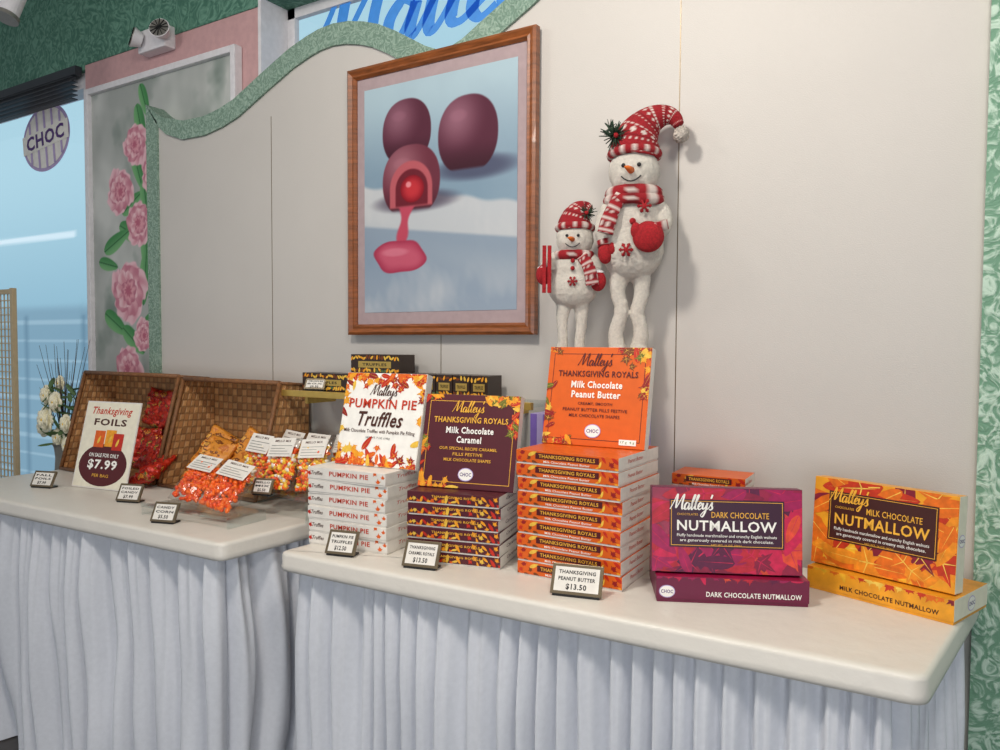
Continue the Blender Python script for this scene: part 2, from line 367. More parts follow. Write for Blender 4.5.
def mural_func(u,v):
    W,H=1.352,2.0; x=u*W; z=v*H
    col=mixc(np.broadcast_to(c_(164,168,164),u.shape+(3,)),c_(200,202,198),np.clip(npnoise(u,v,2,11)*1.3+0.3,0,1))
    col=mixc(col,c_(120,134,126),np.clip(npnoise(u,v,3,12)*1.4-0.2,0,1))
    def leafp(cx,cz,l,wd,a,col):
        dx=(x-cx)*math.cos(a)+(z-cz)*math.sin(a); dz=-(x-cx)*math.sin(a)+(z-cz)*math.cos(a)
        w=wd*np.sqrt(np.clip(1-(dx/l)**2,0,1))*(1-.3*dx/l); mk_=(1-sm(np.abs(dz),w*0.85,w+0.002))*(np.abs(dx)<l)
        lc=mixc(np.broadcast_to(c_(64,132,76),u.shape+(3,)),c_(116,172,116),sm(dz,-wd,wd)); lc=mixc(lc,c_(44,96,58),1-sm(np.abs(dz),0.001,0.006))
        return mixc(col,lc,mk_)
    def flower(cx,cz,r,col,ph):
        dx=x-cx; dz=z-cz; d=np.sqrt(dx*dx+dz*dz); th=np.arctan2(dz,dx)+ph+.25*np.sin(d/r*3)
        for k,(q,ca,cb) in enumerate([(1.0,c_(208,142,156),c_(232,190,198)),(0.82,c_(222,166,176),c_(194,122,140)),(0.60,c_(212,146,158),c_(234,194,200)),(0.42,c_(220,158,168),c_(186,112,132)),(0.24,c_(184,100,122),c_(220,156,166))]):
            n_=2.5+0.5*k; ox=.10*r*math.sin(k*2.1+ph); dk=np.sqrt((dx-ox)**2+(dz-ox*.5)**2)
            R_=r*q*(1+0.16*np.abs(np.sin(n_*th+k*1.3))+0.09*np.sin(3*th+k*2+ph)+0.04*np.sin(13*th+k))
            mk_=1-sm(dk,R_*0.93,R_*1.0); pc=mixc(np.broadcast_to(ca,u.shape+(3,)),cb,sm(dk/R_+.15*np.sin(9*th+k),0.45,1))
            pc=mixc(pc,c_(176,100,122),np.clip(1-np.abs(np.sin(n_*th+k*1.3))*7,0,1)*0.5)
            col=mixc(col,pc,mk_)
        return col
    top=2.93
    def Z(zz): return top-zz
    for (X,zz,l,w,a) in [(-4.06,2.44,.14,.05,1.2),(-4.12,2.24,.11,.045,-.5),(-4.1,2.06,.16,.055,.4),(-4.28,2.03,.14,.05,-.4),(-3.98,1.95,.14,.055,1.5),(-4.30,1.55,.13,.055,.5),(-4.0,1.80,.15,.055,1.7),(-4.02,1.5,.14,.055,-.9),(-4.12,1.45,.13,.055,.6),(-4.02,2.66,.14,.05,1.3),(-4.37,1.9,.1,.04,.2),(-4.32,1.16,.13,.055,.3),(-3.98,2.24,.12,.05,1.4),(-3.98,2.80,.11,.04,1.2)]:
        col=leafp(X+4.535,Z(zz),l,w,a,col)
    for (X,zz,r,ph) in [(-4.24,2.32,.125,0.3),(-4.08,2.57,.11,1.2),(-4.05,2.12,.12,2.0),(-4.17,1.74,.165,0.8),(-4.18,1.28,.13,1.7),(-4.02,1.48,.09,.1),(-3.9,2.4,.12,.5)]:
        col=flower(X+4.535,Z(zz),r,col,ph)
    return col

# ================================================================= ROOM
FZ=-0.33
WY=2.5
BY=2.62
def struct(name,g,**kw): return put(name,g,kind='structure',**kw)
g=G(); g.box(-9,-4,FZ-.05,4,3.2,FZ,'floor_tile'); struct('floor',g)
g=G(); g.box(-9,-4,3.75,4,3.2,3.8,'ceiling_paint'); struct('ceiling',g)
g=G()
g.box(-4.60,BY,FZ,-3.06,BY+0.25,3.10,'pink_paint')
g.box(-3.06,BY,FZ,4,BY+0.25,2.60,'pink_paint')
g.box(-4.60,BY-0.006,3.10,-3.06,BY+0.25,3.75,'stucco_dark')
g.box(-3.06,BY-0.006,3.14,4,BY+0.25,3.75,'stucco_dark')
g.box(-9,BY-0.006,3.07,-4.60,BY+0.25,3.75,'stucco_dark')
g.box(1.2,BY,2.6,4,BY+0.25,3.14,'pink_paint')
struct('wall_back',g)
g=G(); g.box(-3.062,BY-0.004,2.60,-3.04,BY+0.2,3.14,'white_trim'); g.box(-3.04,BY+0.17,2.60,-2.99,BY+0.2,3.14,'white_trim'); g.box(-3.04,BY+0.17,3.09,1.2,BY+0.2,3.14,'white_trim'); struct('trim_1',g)
g=G(); g.rect(-2.99,2.60,1.2,3.09,BY+.185,'glass'); g.script(-2.12,2.975,1.55,BY+0.18,'sign_blue',wt=.05,asp=.72); struct('window_1',g)
g=G()
g.box(-4.66,BY+0.02,FZ,-4.60,BY+0.14,3.07,'white_trim',bev=0.004); g.box(-9,BY+0.02,2.98,-4.66,BY+0.14,3.07,'white_trim')
g.box(-9,BY+0.04,FZ,-4.66,BY+0.12,0.0,'white_trim'); g.box(-6.9,BY+0.05,0.0,-6.84,BY+0.12,2.98,'white_trim')
g.rect(-9,0,-4.66,2.98,BY+.085,'glass')
struct('window_2',g)
g=G()
for i in range(6): g.box(-9,BY-0.05,2.90+i*0.026,-4.66,BY-0.015,2.906+i*0.026,'black_blind')
g.box(-9,BY-0.05,3.04,-4.62,BY-0.01,3.09,'black_blind')
put('window_blind',g,label='raised dark slatted blind above the shop window',cat='window blind')
g=G(); cx,cz=-5.21,2.77
g.disc(0,0,.29,.215,-0.002,'lilac_ink',48); g.disc(0,0,.264,.193,-0.004,'white_ink',48)
for i in range(-5,6):
    xx=i*0.046; hh=0.193*math.sqrt(max(0,1-(xx/.264)**2))
    if i%2==0: g.rect(xx-.012,-hh,xx+.012,hh,-0.006,'lilac_ink')
g.rect(-.28,-.062,.28,.062,-0.008,'white_ink'); g.text('CHOC',0,0,.46,.095,-0.010,'purple_ink',bold=0.03)
put('window_sign',g,loc=(cx,BY+0.08,cz),rot=(0,R(-6),0),label='round purple and white striped sign reading CHOC on window glass',cat='sign')
outer=[(-3.80,2.705),(-3.72,2.65),(-3.650,2.614),(-3.484,2.574),(-3.323,2.571),(-3.20,2.59),(-3.095,2.618),(-2.901,2.703),(-2.80,2.745),(-2.711,2.782),(-2.60,2.815),(-2.519,2.832),(-2.43,2.838),(-2.339,2.829),(-2.25,2.808),(-2.169,2.780),(-2.08,2.735),(-2.007,2.692),(-1.92,2.64),(-1.830,2.601),(-1.74,2.63),(-1.662,2.672),(-1.483,2.765),(-1.25,2.90),(-1.0,3.02),(-.7,3.10),(-.3,3.10),(0.02,3.05)]
g=G()
n=len(outer)
fr=[(x,WY,z) for x,z in outer]+[(x,WY,FZ) for x,z in outer]
bk=[(x,WY+0.1,z) for x,z in outer]+[(x,WY+0.1,FZ) for x,z in outer]
g.add(fr,[(n+i,n+i+1,i+1,i) for i in range(n-1)],'panel_paint')
g.add(fr+bk,[(i,i+1,2*n+i+1,2*n+i) for i in range(n-1)]+[(0,2*n,3*n,n)],'stucco_light')
for sx in (-0.86,-1.846,-2.84):
    g.box(sx-0.0015,WY-0.001,FZ,sx+0.0015,WY+0.001,2.5 if sx<-1 else 2.99,'bronze')
struct('wall_partition',g)
g=G()
def offs(pts,d):
    out=[]
    for i,(x,z) in enumerate(pts):
        a=pts[max(i-1,0)]; b=pts[min(i+1,len(pts)-1)]; t=Vector((b[0]-a[0],b[1]-a[1])).normalized(); nn=Vector((t.y,-t.x)); out.append((x+nn.x*d,z+nn.y*d))
    return out
inner=offs(outer,0.095); inner[0]=(-3.705,2.585); inner[1]=(-3.69,2.57); inner[2]=(-3.63,2.525)
inner[19]=(-1.83,2.50)
y0=WY-0.012
bf=[(x,y0,z) for x,z in outer]+[(x,y0,z) for x,z in inner]
bb=[(x,WY,z) for x,z in outer]+[(x,WY,z) for x,z in inner]
g.add(bf,[(n+i,n+i+1,i+1,i) for i in range(n-1)],'stucco_light')
g.add(bf+bb,[(n+i+1,n+i,3*n+i,3*n+i+1) for i in range(n-1)]+[(i,i+1,2*n+i+1,2*n+i) for i in range(n-1)],'stucco_light')
g.box(-3.80,y0,FZ,-3.705,WY,2.60,'stucco_light'); g.add([(-3.80,y0,2.6),(-3.705,y0,2.6),(-3.705,y0,2.585),(-3.80,y0,2.705)],[(0,1,2,3)],'stucco_light')
struct('trim_2',g)
g=G(); g.box(0.012,2.46,FZ,4,BY,3.75,'stucco_wall'); struct('wall_right',g)
me=paint_grid('mural_canvas',1.30,1.98,260,400,mural_func,'paint')
mo=put('wall_mural',None,loc=(-3.859,2.60,0.93),label='painted wall mural of pink peonies on grey marble with white frame',cat='mural')
put('canvas',me,loc=(0,-0.004,0),parent=mo)
g=G()
for a in [(-.676,-.03,0,-.640,.018,2.0),(.640,-.03,0,.676,.018,2.0),(-.640,-.03,1.965,.640,.018,2.0),(-.640,-.03,0,.640,.018,.035)]: g.box(*a,'white_trim',bev=0.006)
put('mural_frame',g,parent=mo)
pw,ph=0.93,1.130
po=put('framed_picture',None,loc=(-1.853,WY-.0135,1.472),label='wood-framed print of cherry cordial chocolates on marble',cat='picture')
g=G(); fw=0.045
def mitre(g,x0,z0,x1,z1,w,ya,yb,k):
    pr=[(0,0),(0,-0.8),(0.25,-1),(0.6,-0.75),(0.8,-0.85),(1,-0.5),(1,0)]
    for (ax,az,bx,bz,ix,iz,jx,jz) in [(x0,z0,x1,z0,1,1,-1,1),(x1,z0,x1,z1,-1,1,-1,-1),(x1,z1,x0,z1,-1,-1,1,-1),(x0,z1,x0,z0,1,-1,1,1)]:
        vs=[(ax+ix*w*p,yb+(yb-ya)*q,az+iz*w*p) for p,q in pr]+[(bx+jx*w*p,yb+(yb-ya)*q,bz+jz*w*p) for p,q in pr]
        m=len(pr); g.add(vs,[(i,m+i,m+i+1,i+1) for i in range(m-1)],k)
mitre(g,-pw/2,0,pw/2,ph,fw,-0.035,0,'wood_frame'); put('picture_frame',g,parent=po)
g=G(); g.box(-pw/2+.04,-.012,.04,pw/2-.04,-.002,ph-.04,'mat_board'); put('mat_board',g,parent=po)
me=paint_grid('print',pw-.17,ph-.19,300,360,picture_func,'picture_print'); put('print',me,loc=(0,-.0135,.095),parent=po)

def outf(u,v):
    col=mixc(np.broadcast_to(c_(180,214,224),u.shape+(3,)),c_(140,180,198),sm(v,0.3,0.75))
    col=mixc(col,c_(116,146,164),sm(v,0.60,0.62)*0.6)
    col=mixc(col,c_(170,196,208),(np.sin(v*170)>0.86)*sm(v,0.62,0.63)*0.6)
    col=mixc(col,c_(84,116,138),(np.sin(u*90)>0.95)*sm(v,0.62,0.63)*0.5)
    col=mixc(col,c_(236,246,250),(1-sm(np.abs(v-0.47-0.02*u),0.003,0.008))*0.8*(u<.36))  # painted reflection: white streak of fluorescent tubes in the window glass
    return col
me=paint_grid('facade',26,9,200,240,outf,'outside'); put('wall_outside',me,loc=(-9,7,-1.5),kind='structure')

e=put('emergency_light',None,loc=(-3.84,BY,3.02),label='white twin-head emergency light on pink wall',cat='emergency light')
g=G(); g.box(-.12,-.07,0,.12,0,.12,'white_trim',bev=.012); put('housing',g,parent=e)
for sx,rz in ((-.07,-25),(.12,30)):
    g=G(); T=Matrix.Rotation(R(75),4,'X'); g.cyl((0,0,0),.035,.05,'white_trim',r2=.055,T=T); g.cyl((0,0,.05),.05,.004,'metal_grey',T=T)
    for a in range(6):
        g.box(-.05,-.002,.054,.05,.002,.058,'black_plastic',T=T@Matrix.Rotation(a*math.pi/6,4,'Z'))
    put('lamp_head',g,loc=(sx,-.075,.06),rot=(0,0,R(rz)),parent=e)
e=put('track_spotlight',None,loc=(-4.15,2.0,3.14),label='white cylindrical track spotlight hanging from ceiling',cat='spotlight')
g=G(); T=Matrix.Rotation(R(160),4,'X')@Matrix.Translation((0,0,-.06)); g.cyl((0,0,0),.05,.14,'white_trim',T=T); g.cyl((0,0,.14),.058,.02,'metal_grey',T=T); put('lamp_can',g,parent=e)
g=G(); g.cyl((0,0,.05),.01,.54,'metal_grey'); g.box(-.05,-.4,.58,.05,.4,.61,'white_trim'); put('track_arm',g,parent=e)

# ================================================================= TABLES
def rounded(poly,r,seg=6):
    out=[];N=len(poly)
    for i in range(N):
        p=Vector(poly[i]);a=(Vector(poly[i-1])-p).normalized();b=(Vector(poly[(i+1)%N])-p).normalized()
        p0=p+a*r;p1=p+b*r
        for s_ in range(seg+1):
            t=s_/seg; q=p0*(1-t)**2+p*2*t*(1-t)+p1*t*t; out.append((q.x,q.y))
    return out
def offs2(P,d):
    n=len(P);out=[]
    for i in range(n):
        a=Vector(P[i-1]);b=Vector(P[(i+1)%n]);t=(b-a)
        if t.length<1e-9: out.append(P[i]);continue
        t.normalize(); nn=Vector((-t.y,t.x)); out.append((P[i][0]+nn.x*d,P[i][1]+nn.y*d))
    return out
def slab(poly,z0,z1,k,rad=.04):
    P=rounded(poly,rad); n=len(P)
    g=G()
    prof=[(.0,z0),(0.0,z0+.006),(-.003,z0+.012),(0.0,z0+.02),(0,z1-.012),(.0035,z1-.0035),(.012,z1),(.03,z1)]
    vs=[]
    for ins,z in prof: vs+=[(x,y,z) for x,y in offs2(P,ins)]
    fs=[]
    for j in range(len(prof)-1):
        for i in range(n): fs.append((j*n+i,j*n+(i+1)%n,(j+1)*n+(i+1)%n,(j+1)*n+i))
    fs.append(tuple(range((len(prof)-1)*n,len(prof)*n))); fs.append(tuple(reversed(range(n))))
    g.add(vs,fs,k,smooth=True); g.smooth[-1]=False; g.smooth[-2]=False
    return g
def skirt(poly,z0,z1,spacing,amp,seed,drape=0.0):
    r=random.Random(seed); P=rounded(poly,.04,8)
    pts=[Vector(p) for p in P]+[Vector(P[0])]
    L=[0]
    for i in range(1,len(pts)): L.append(L[-1]+(pts[i]-pts[i-1]).length)
    tot=L[-1]; step=.006; N=int(tot/step); base=[];nr=[]
    j=0
    for i in range(N):
        s_=tot*i/N
        while L[j+1]<s_: j+=1
        t=(s_-L[j])/(L[j+1]-L[j]); base.append(pts[j].lerp(pts[j+1],t)); d=(pts[j+1]-pts[j]).normalized(); nr.append(Vector((d.y,-d.x)))
    ph=[];a=0;cur=1;am=[];ca=1
    for i in range(N):
        if i%17==0: cur=r.uniform(.5,1.7); tgt=r.uniform(.5,1.45)
        ca+=(tgt-ca)*.06
        a+=2*math.pi*step/spacing*cur; ph.append(a); am.append(ca)
    corr=(round(ph[-1]/(2*math.pi))*2*math.pi)/ph[-1]; ph=[q*corr for q in ph]
    rows=44; vs=[];fs=[]
    for k in range(rows+1):
        h=k/rows; z=z1+(z0-z1)*h
        env=.6+.40*min(1,h*4)+0.3*h
        for i in range(N):
            q=ph[i]+drape*math.sin(h*2.4+i*.013)*h+.6*noise.noise(Vector((i*.02,h*3,seed)))
            w=math.sin(q); w=math.copysign(abs(w)**.6,w)
            w2=1.0*noise.noise(Vector((i*.035,h*1.6,seed+9)))+.5*math.sin(q*2+.8)*(1-h)**2
            d=amp*env*am[i]*w+amp*env*w2+.010*h
            d=max(d,-.045)
            p=base[i]+nr[i]*(d)
            vs.append((p.x,p.y,z))
    for k in range(rows):
        for i in range(N):
            a_=k*N+i;b_=k*N+(i+1)%N; fs.append((a_,a_+N,b_+N,b_))
    g=G(); g.add(vs,fs,'skirt_cloth',smooth=True); return g
TR=[(-1.905,1.690),(-.066,1.752),(.030,2.452),(-1.845,2.452)]
TL=[(-4.09,1.578),(-2.128,1.643),(-2.095,2.475),(-4.10,2.475)]
for poly,nm,sp,am,sd,dr in ((TR,'right',.080,.026,4,.8),(TL,'left',.130,.036,9,2.6)):
    lb='long display table with white vinyl top and gathered bluish-white skirt' if nm=='right' else 'display table with white vinyl top and draped pleated white skirt'
    t=put('display_table',None,loc=(poly[0][0],poly[0][1],FZ),label=lb,cat='table')
    t_=put('tabletop',slab(poly,.70,.76,'vinyl'),loc=(-poly[0][0],-poly[0][1],-FZ),parent=t)
    c=Vector((sum(p[0] for p in poly)/4,sum(p[1] for p in poly)/4))
    ip=[(p[0]+(.046 if p[0]<c.x else -.050),p[1]+(.048 if p[1]<c.y else -.07)) for p in poly]
    put('skirt',skirt(ip,FZ+.004,.702,sp,am,sd,dr),loc=(-poly[0][0],-poly[0][1],-FZ),parent=t)
TZ=.7605

# ================================================================= CHOC logo
def choc(g,cx,cz,r,y):
    g.disc(cx,cz,r,r*.8,y,'lilac_ink',24); g.disc(cx,cz,r*.9,r*.7,y-.0002,'white_ink',24); g.text('CHOC',cx,cz,r*1.5,r*.45,y-.0006,'purple_ink',bold=.02)
def leaves(g,spots,pref,n,y,rr,seed,dy=-.00001,pick=None,vein=None,big=.65):
    r=random.Random(seed)
    for i,(x,z) in enumerate(spots):
        k='%s%d'%(pref,pick(x,z,r) if pick else r.randrange(n)); rad=r.uniform(*rr); yy=y+dy*i
        if r.random()<big: g.leaf(x,z,rad,r.uniform(0,6.28),yy,k,vein=vein)
        else: g.oval(x,z,rad,r.uniform(0,6.28),yy,k,vein=vein)

BW,BD=.315,.30
def lying(kind,w,d,t):
    g=G()
    if kind=='truffle': kf={'front':'white_card','right':'white_card','top':'white_card'}; base='white_card'
    elif kind=='caramel': kf={'front':'maroon_card','right':'white_card','left':'white_card','top':'maroon_card'}; base='maroon_card'
    elif kind=='pb': kf={'front':'orange_card','right':'white_card','left':'white_card','top':'orange_card'}; base='orange_card'
    elif kind=='dark': kf={'front':'plum_side','top':'magenta_card'}; base='plum_side'
    else: kf={'front':'yellow_card','top':'yellow_card','right':'cream'}; base='yellow_card'
    g.box(-w/2,-d/2,t*.12,w/2,d/2,t,base,bev=.0016,kf=kf)
    g.box(-w/2+.002,-d/2+.002,0,w/2-.002,d/2-.002,t*.14,'white_card' if kind in('truffle','caramel','pb') else base)
    return g
def lying_print(kind,w,d,t):
    g=G(); y=-d/2-.0003; g.clip=(-w/2+.001,w/2-.001,t*.13,t-.001)
    if kind=='truffle':
        g.text('PUMPKIN PIE',.012,t*.60,w*.50,t*.36,y-.0006,'redorange_ink',bold=.02); g.text('Truffles',-.118,t*.58,w*.15,t*.30,y-.0006,'brown_ink',shear=.3,bold=.01)
        leaves(g,[(-w/2+.006,t*.5),(w/2-.028,t*.3),(w/2-.010,t*.65),(w/2-.04,t*.95)],'leaf',3,y,(.010,.016),3)
    elif kind=='caramel':
        leaves(g,[(-w/2+.012*i,t*(.15+.3*((i*7)%3)/2)) for i in range(15)]+[(w/2-.012*i,t*(.2+.5*((i*5)%3)/2)) for i in range(9)],'leaf',6,y,(.009,.015),8,pick=lambda x,z,r:r.choice([2,5,2,1,0,5]),big=.4)
        g.text('THANKSGIVING ROYALS',.01,t*.68,w*.52,t*.20,y-.0008,'gold_ink',bold=.02)
    elif kind=='pb':
        leaves(g,[(-w/2+.011*i,t*(.1+.7*((i*7)%3)/2)) for i in range(7)]+[(w/2-.011*i,t*(.1+.7*((i*5)%3)/2)) for i in range(7)],'leaf',4,y,(.010,.016),9,pick=lambda x,z,r:r.choice([0,2,3,4,5]))
        g.rect(-w*.30,t*.44,w*.32,t*.88,y-.0004,'maroon_ink'); g.text('THANKSGIVING ROYALS',.003,t*.66,w*.55,t*.26,y-.0008,'gold_ink',bold=.02)
        g.text('Milk Chocolate Peanut Butter',.003,t*.28,w*.45,t*.16,y-.0008,'white_ink',bold=.01)
    if kind=='dark':
        leaves(g,[(-w/2+.03*i,t*1.0) for i in range(14)],'pleaf',6,y,(.014,.022),4)
        choc(g,-w/2+.028,t*.42,.021,y-.0005); g.text('DARK CHOCOLATE NUTMALLOW',.055,t*.36,w*.62,t*.2,y-.0006,'white_ink',bold=.02)
    if kind=='milk':
        leaves(g,[(-w/2+.025*i,t*.98) for i in range(16)],'yleaf',5,y,(.016,.026),4)
        g.text('MILK CHOCOLATE NUTMALLOW',.03,t*.36,w*.66,t*.2,y-.0006,'brown_ink',bold=.02)
    return g
def end_print(kind,w,d,t):
    g=G(); g.M=Matrix.Translation((w/2,0,0))@Matrix.Rotation(R(90),4,'Z')
    if kind=='milk':
        choc(g,.0,t*.54,.024,-.0006)
    else:
        k='redorange_ink' if kind!='caramel' else 'maroon_ink'
        g.text({'pb':'Peanut Butter','caramel':'Caramel','truffle':'Truffles'}[kind],-.03,t*.6,.11,t*.28,-.0006,k,shear=.2)
    return g
def stack(kind,cx,cy,ang,n,t,w,d,z0,name,label,group):
    me=lying(kind,w,d,t).mesh(name); pm=lying_print(kind,w,d,t).mesh('printed_side'); em=end_print(kind,w,d,t).mesh('printed_end'); r=random.Random(len(kind)+n)
    first=None
    for i in range(n):
        loc=(cx+r.uniform(-.004,.004),cy+r.uniform(-.004,.004),z0+i*(t+.0008)); rot=(0,0,R(ang+r.uniform(-1.6,1.6)))
        if first is None:
            first=put(name,me,loc,rot,label=label,cat='candy box',group=group); put('printed_side',pm,parent=first); put('printed_end',em,parent=first)
        else: dup(first,loc,rot)
    return z0+n*(t+.0008)
z_tr=stack('truffle',-1.748,1.978,6,6,.0430,BW,BD,TZ,'truffle_box','white pumpkin pie truffle box lying in a stack','stacked truffle boxes')
z_ca=stack('caramel',-1.372,2.020,13.5,6,.0360,.303,BD,TZ,'caramel_box','maroon and white caramel box lying in a stack','stacked caramel boxes')
z_pb=stack('pb',-.970,2.060,1,9,.0402,.325,BD-.003,TZ,'peanut_butter_box','orange and white peanut butter chocolate box lying in a stack','stacked peanut butter boxes')
stack('pb',-.69,2.375,2,7,.0385,.225,.14,TZ,'peanut_butter_box','orange chocolate box stacked behind the upright boxes','small orange boxes stack')

def standing(w,h,t,kf,base): 
    g=G(); g.box(-w/2,0,0,w/2,t,h,base,bev=.002,kf=kf); return g
def face_truffle(w,h):
    g=G(); r=random.Random(2); g.clip=(-w/2+.001,w/2-.001,.001,h-.001)
    g.rect(-w/2+.002,.002,w/2-.002,h-.002,-.0004,'white_ink')
    sp=[(r.uniform(-w/2,w/2),h-abs(r.gauss(0,.024))) for i in range(54)]+[(r.uniform(-w/2,w/2),abs(r.gauss(0,.028))) for i in range(56)]+[(-w/2+abs(r.gauss(0,.006)),r.uniform(0,h)) for i in range(7)]+[(w/2-abs(r.gauss(0,.006)),r.uniform(0,h)) for i in range(7)]
    leaves(g,sp,'leaf',6,-.0007,(.018,.030),6,pick=lambda x,z,r:r.choice([0,1,1,2,3,5,2,0]),vein='leaf5')
    y=-.0024
    g.script(0,h*.795,w*.34,y,'brown_ink')
    g.text('PUMPKIN PIE',0,h*.665,w*.84,h*.10,y,'redorange_ink',bold=.02); g.text('Truffles',0,h*.50,w*.56,h*.16,y,'brown_ink',bold=.02,shear=.3)
    g.text('Milk Chocolate Truffles with Pumpkin Pie Filling',0,h*.365,w*.88,h*.05,y,'brown_ink',bold=.01); g.text('NET WT. 7 OZ. (198g)',0,h*.30,w*.3,h*.025,y,'black_ink')
    return g
def royals(w,h,bg,line,l2,l3,small,seed,tc,sc):
    g=G(); r=random.Random(seed); g.clip=(-w/2+.001,w/2-.001,.001,h-.001)
    g.frame(-w*.45,h*.06,w*.45,h*.93,.0018,-.0006,line)
    sp=[(r.uniform(w*.16,w*.5),h-abs(r.gauss(0,.018))) for i in range(26)]+[(r.uniform(w*.40,w*.5),r.uniform(h*.5,h)) for i in range(14)]+[(-w/2+abs(r.gauss(0,.012)),r.uniform(0,h*.6)) for i in range(16)]+[(r.uniform(-w*.5,-w*.1),abs(r.gauss(0,.012))) for i in range(14)]+[(-w*.42+r.gauss(0,.02),h-abs(r.gauss(0,.015))) for i in range(6)]
    leaves(g,sp,'leaf',7,-.0009,(.014,.026),seed,pick=(lambda x,z,r:r.choice([0,1,2,5,6,2])) if seed==2 else (lambda x,z,r:r.choice([0,3,2,5,4,6,3])),vein='leaf5')
    y=-.0022
    g.script(-.01,h*.85,w*.34,y,tc)
    g.text('THANKSGIVING ROYALS',0,h*.725,w*.78,h*.062,y,tc,bold=.02)
    g.text(l2,0,h*.615,w*.50,h*.072,y,'white_ink',bold=.03); g.text(l3,0,h*.515,w*.48 if len(l3)>8 else w*.26,h*.072,y,'white_ink',bold=.03)
    for i,sx in enumerate(small): g.text(sx,0,h*(.42-.06*i),w*(.0225*len(sx)+.02),h*.032,y,sc,bold=.012)
    choc(g,0,h*.15,.026,y)
    if seed==3: g.rect(w*.26,h*.03,w*.42,h*.085,y,'white_ink'); g.text('17 g  4 g',w*.34,h*.057,w*.13,h*.03,y-.0004,'green_ink')
    return g
def nutface(w,h,lab,line,pref,tc,ln1,l2,l3,bgk,pick,vein):
    g=G(); r=random.Random(len(ln1)); g.clip=(-w/2+.001,w/2-.001,.001,h-.001)
    g.rect(-w/2+.002,.002,w/2-.002,h-.002,-.0004,bgk)
    sp=[(r.uniform(-w/2,w/2),r.uniform(0,h)) for i in range(80)]
    leaves(g,sp,pref,6,-.0007,(.040,.085),5,pick=pick,vein=vein,big=.35)
    y=-.0026
    x0,x1,z0,z1=-w*.38,w*.38,h*.30,h*.86
    g.rect(x0,z0,x1,z1,y,lab); g.frame(x0+.004,z0+.004,x1-.004,z1-.004,.0014,y-.0004,line); y-=.0009
    g.script(-w*.23,h*.80,w*.29,y,'white_ink' if pref=='pleaf' else 'gold_ink',wt=.048,asp=1.05)
    g.text('CHOCOLATES',-w*.26,h*.685,w*.14,h*.026,y,tc)
    g.text(ln1,w*.09,h*.685,w*.38,h*.070,y,line,bold=.005); g.text('NUTMALLOW',0,h*.555,w*.66,h*.125,y,'white_ink' if pref=='pleaf' else 'gold_ink',bold=.02)
    g.text(l2,0,h*.435,w*.66,h*.045,y,'white_ink',bold=.005); g.text(l3,0,h*.378,w*.62,h*.045,y,'white_ink',bold=.005); g.text('NET WT. 16 OZ. (454g)',0,h*.33,w*.2,h*.022,y,tc)
    return g
def display(name,mesh,facem,loc,ang,tilt,label,extra=None):
    o=put(name,mesh,loc,(R(-tilt),0,R(ang)),label=label,cat='candy box'); put('printed_front',facem,parent=o)
    if extra: put('printed_end',extra,parent=o)
    return o
W='white_card'
display('truffle_box',standing(.325,.320,.036,{'right':W,'left':W,'top':W},W),face_truffle(.325,.320),(-1.695,1.920,z_tr+.001),6,14,'leaf-bordered pumpkin pie truffle box standing on the white box stack')
display('caramel_box',standing(.325,.300,.035,{'right':W,'left':W,'front':'maroon_card'},'maroon_card'),royals(.325,.300,'maroon_card','gold_ink',"Milk Chocolate","Caramel",["OUR SPECIAL RECIPE CARAMEL","FILLS FESTIVE","MILK CHOCOLATE SHAPES"],2,'gold_ink','gold_ink'),(-1.345,1.945,z_ca+.001),12,14,'maroon caramel chocolate box standing on its stack')
display('peanut_butter_box',standing(.332,.305,.036,{'right':W,'left':W,'front':'orange_card'},'orange_card'),royals(.332,.305,'orange_card','maroon_ink',"Milk Chocolate","Peanut Butter",["CREAMY, SMOOTH","PEANUT BUTTER FILLS FESTIVE","MILK CHOCOLATE SHAPES"],3,'maroon_ink','maroon_ink'),(-.974,2.080,z_pb+.001),3,12,'orange peanut butter chocolate box standing on the tall stack')
dw,dd,dt=.390,.20,.068
ang=26.0; nx,ny=-math.sin(R(ang)),math.cos(R(ang))
o=put('nutmallow_box',lying('dark',dw,dd,dt),(-.522+nx*dd/2,1.985+ny*dd/2,TZ),(0,0,R(ang)),label='plum dark chocolate box lying flat on the white tabletop',cat='candy box'); put('printed_side',lying_print('dark',dw,dd,dt),parent=o)
def pd(x,z,r):
    if x>.09 and z<.15: return r.choice([2,4,0,2])
    if z>.15 and x>-.02: return r.choice([3,3,1,5])
    if x<-.1: return r.choice([0,0,4,1])
    return r.choice([0,1,5,4,3])
display('nutmallow_box',standing(dw,.225,.05,{},'plum_side'),nutface(dw,.225,'plum_label','gold_ink','pleaf','gold_ink','DARK CHOCOLATE','Fluffy handmade marshmallow and crunchy English walnuts','are generously covered in rich dark chocolate.','magenta_card',pd,'pleaf0'),(-.534+nx*.02,1.985+ny*.02,TZ+dt+.005),ang,5,'magenta leaf-patterned dark chocolate box standing on another box')
mw,md,mt=.378,.215,.062
ang=-19.0; nx,ny=-math.sin(R(ang)),math.cos(R(ang))
mx,my=-.205,2.186
o=put('nutmallow_box',lying('milk',mw,md,mt),(mx+nx*md/2,my+ny*md/2,TZ),(0,0,R(ang)),label='yellow milk chocolate box lying flat near the table end',cat='candy box'); put('printed_side',lying_print('milk',mw,md,mt),parent=o); put('printed_end',end_print('milk',mw,md,mt),parent=o)
sw,sh=.374,.242
g=G(); g.M=Matrix.Translation((sw/2,.025,0))@Matrix.Rotation(R(90),4,'Z'); choc(g,0,.13,.020,-.0006)
def pm_(x,z,r):
    if z>.16: return r.choice([3,2,1,2])
    if x<-.1 and z<.1: return r.choice([5,0,1,1])
    if z<.07: return r.choice([0,1,5,1])
    return r.choice([1,2,5,2,3])
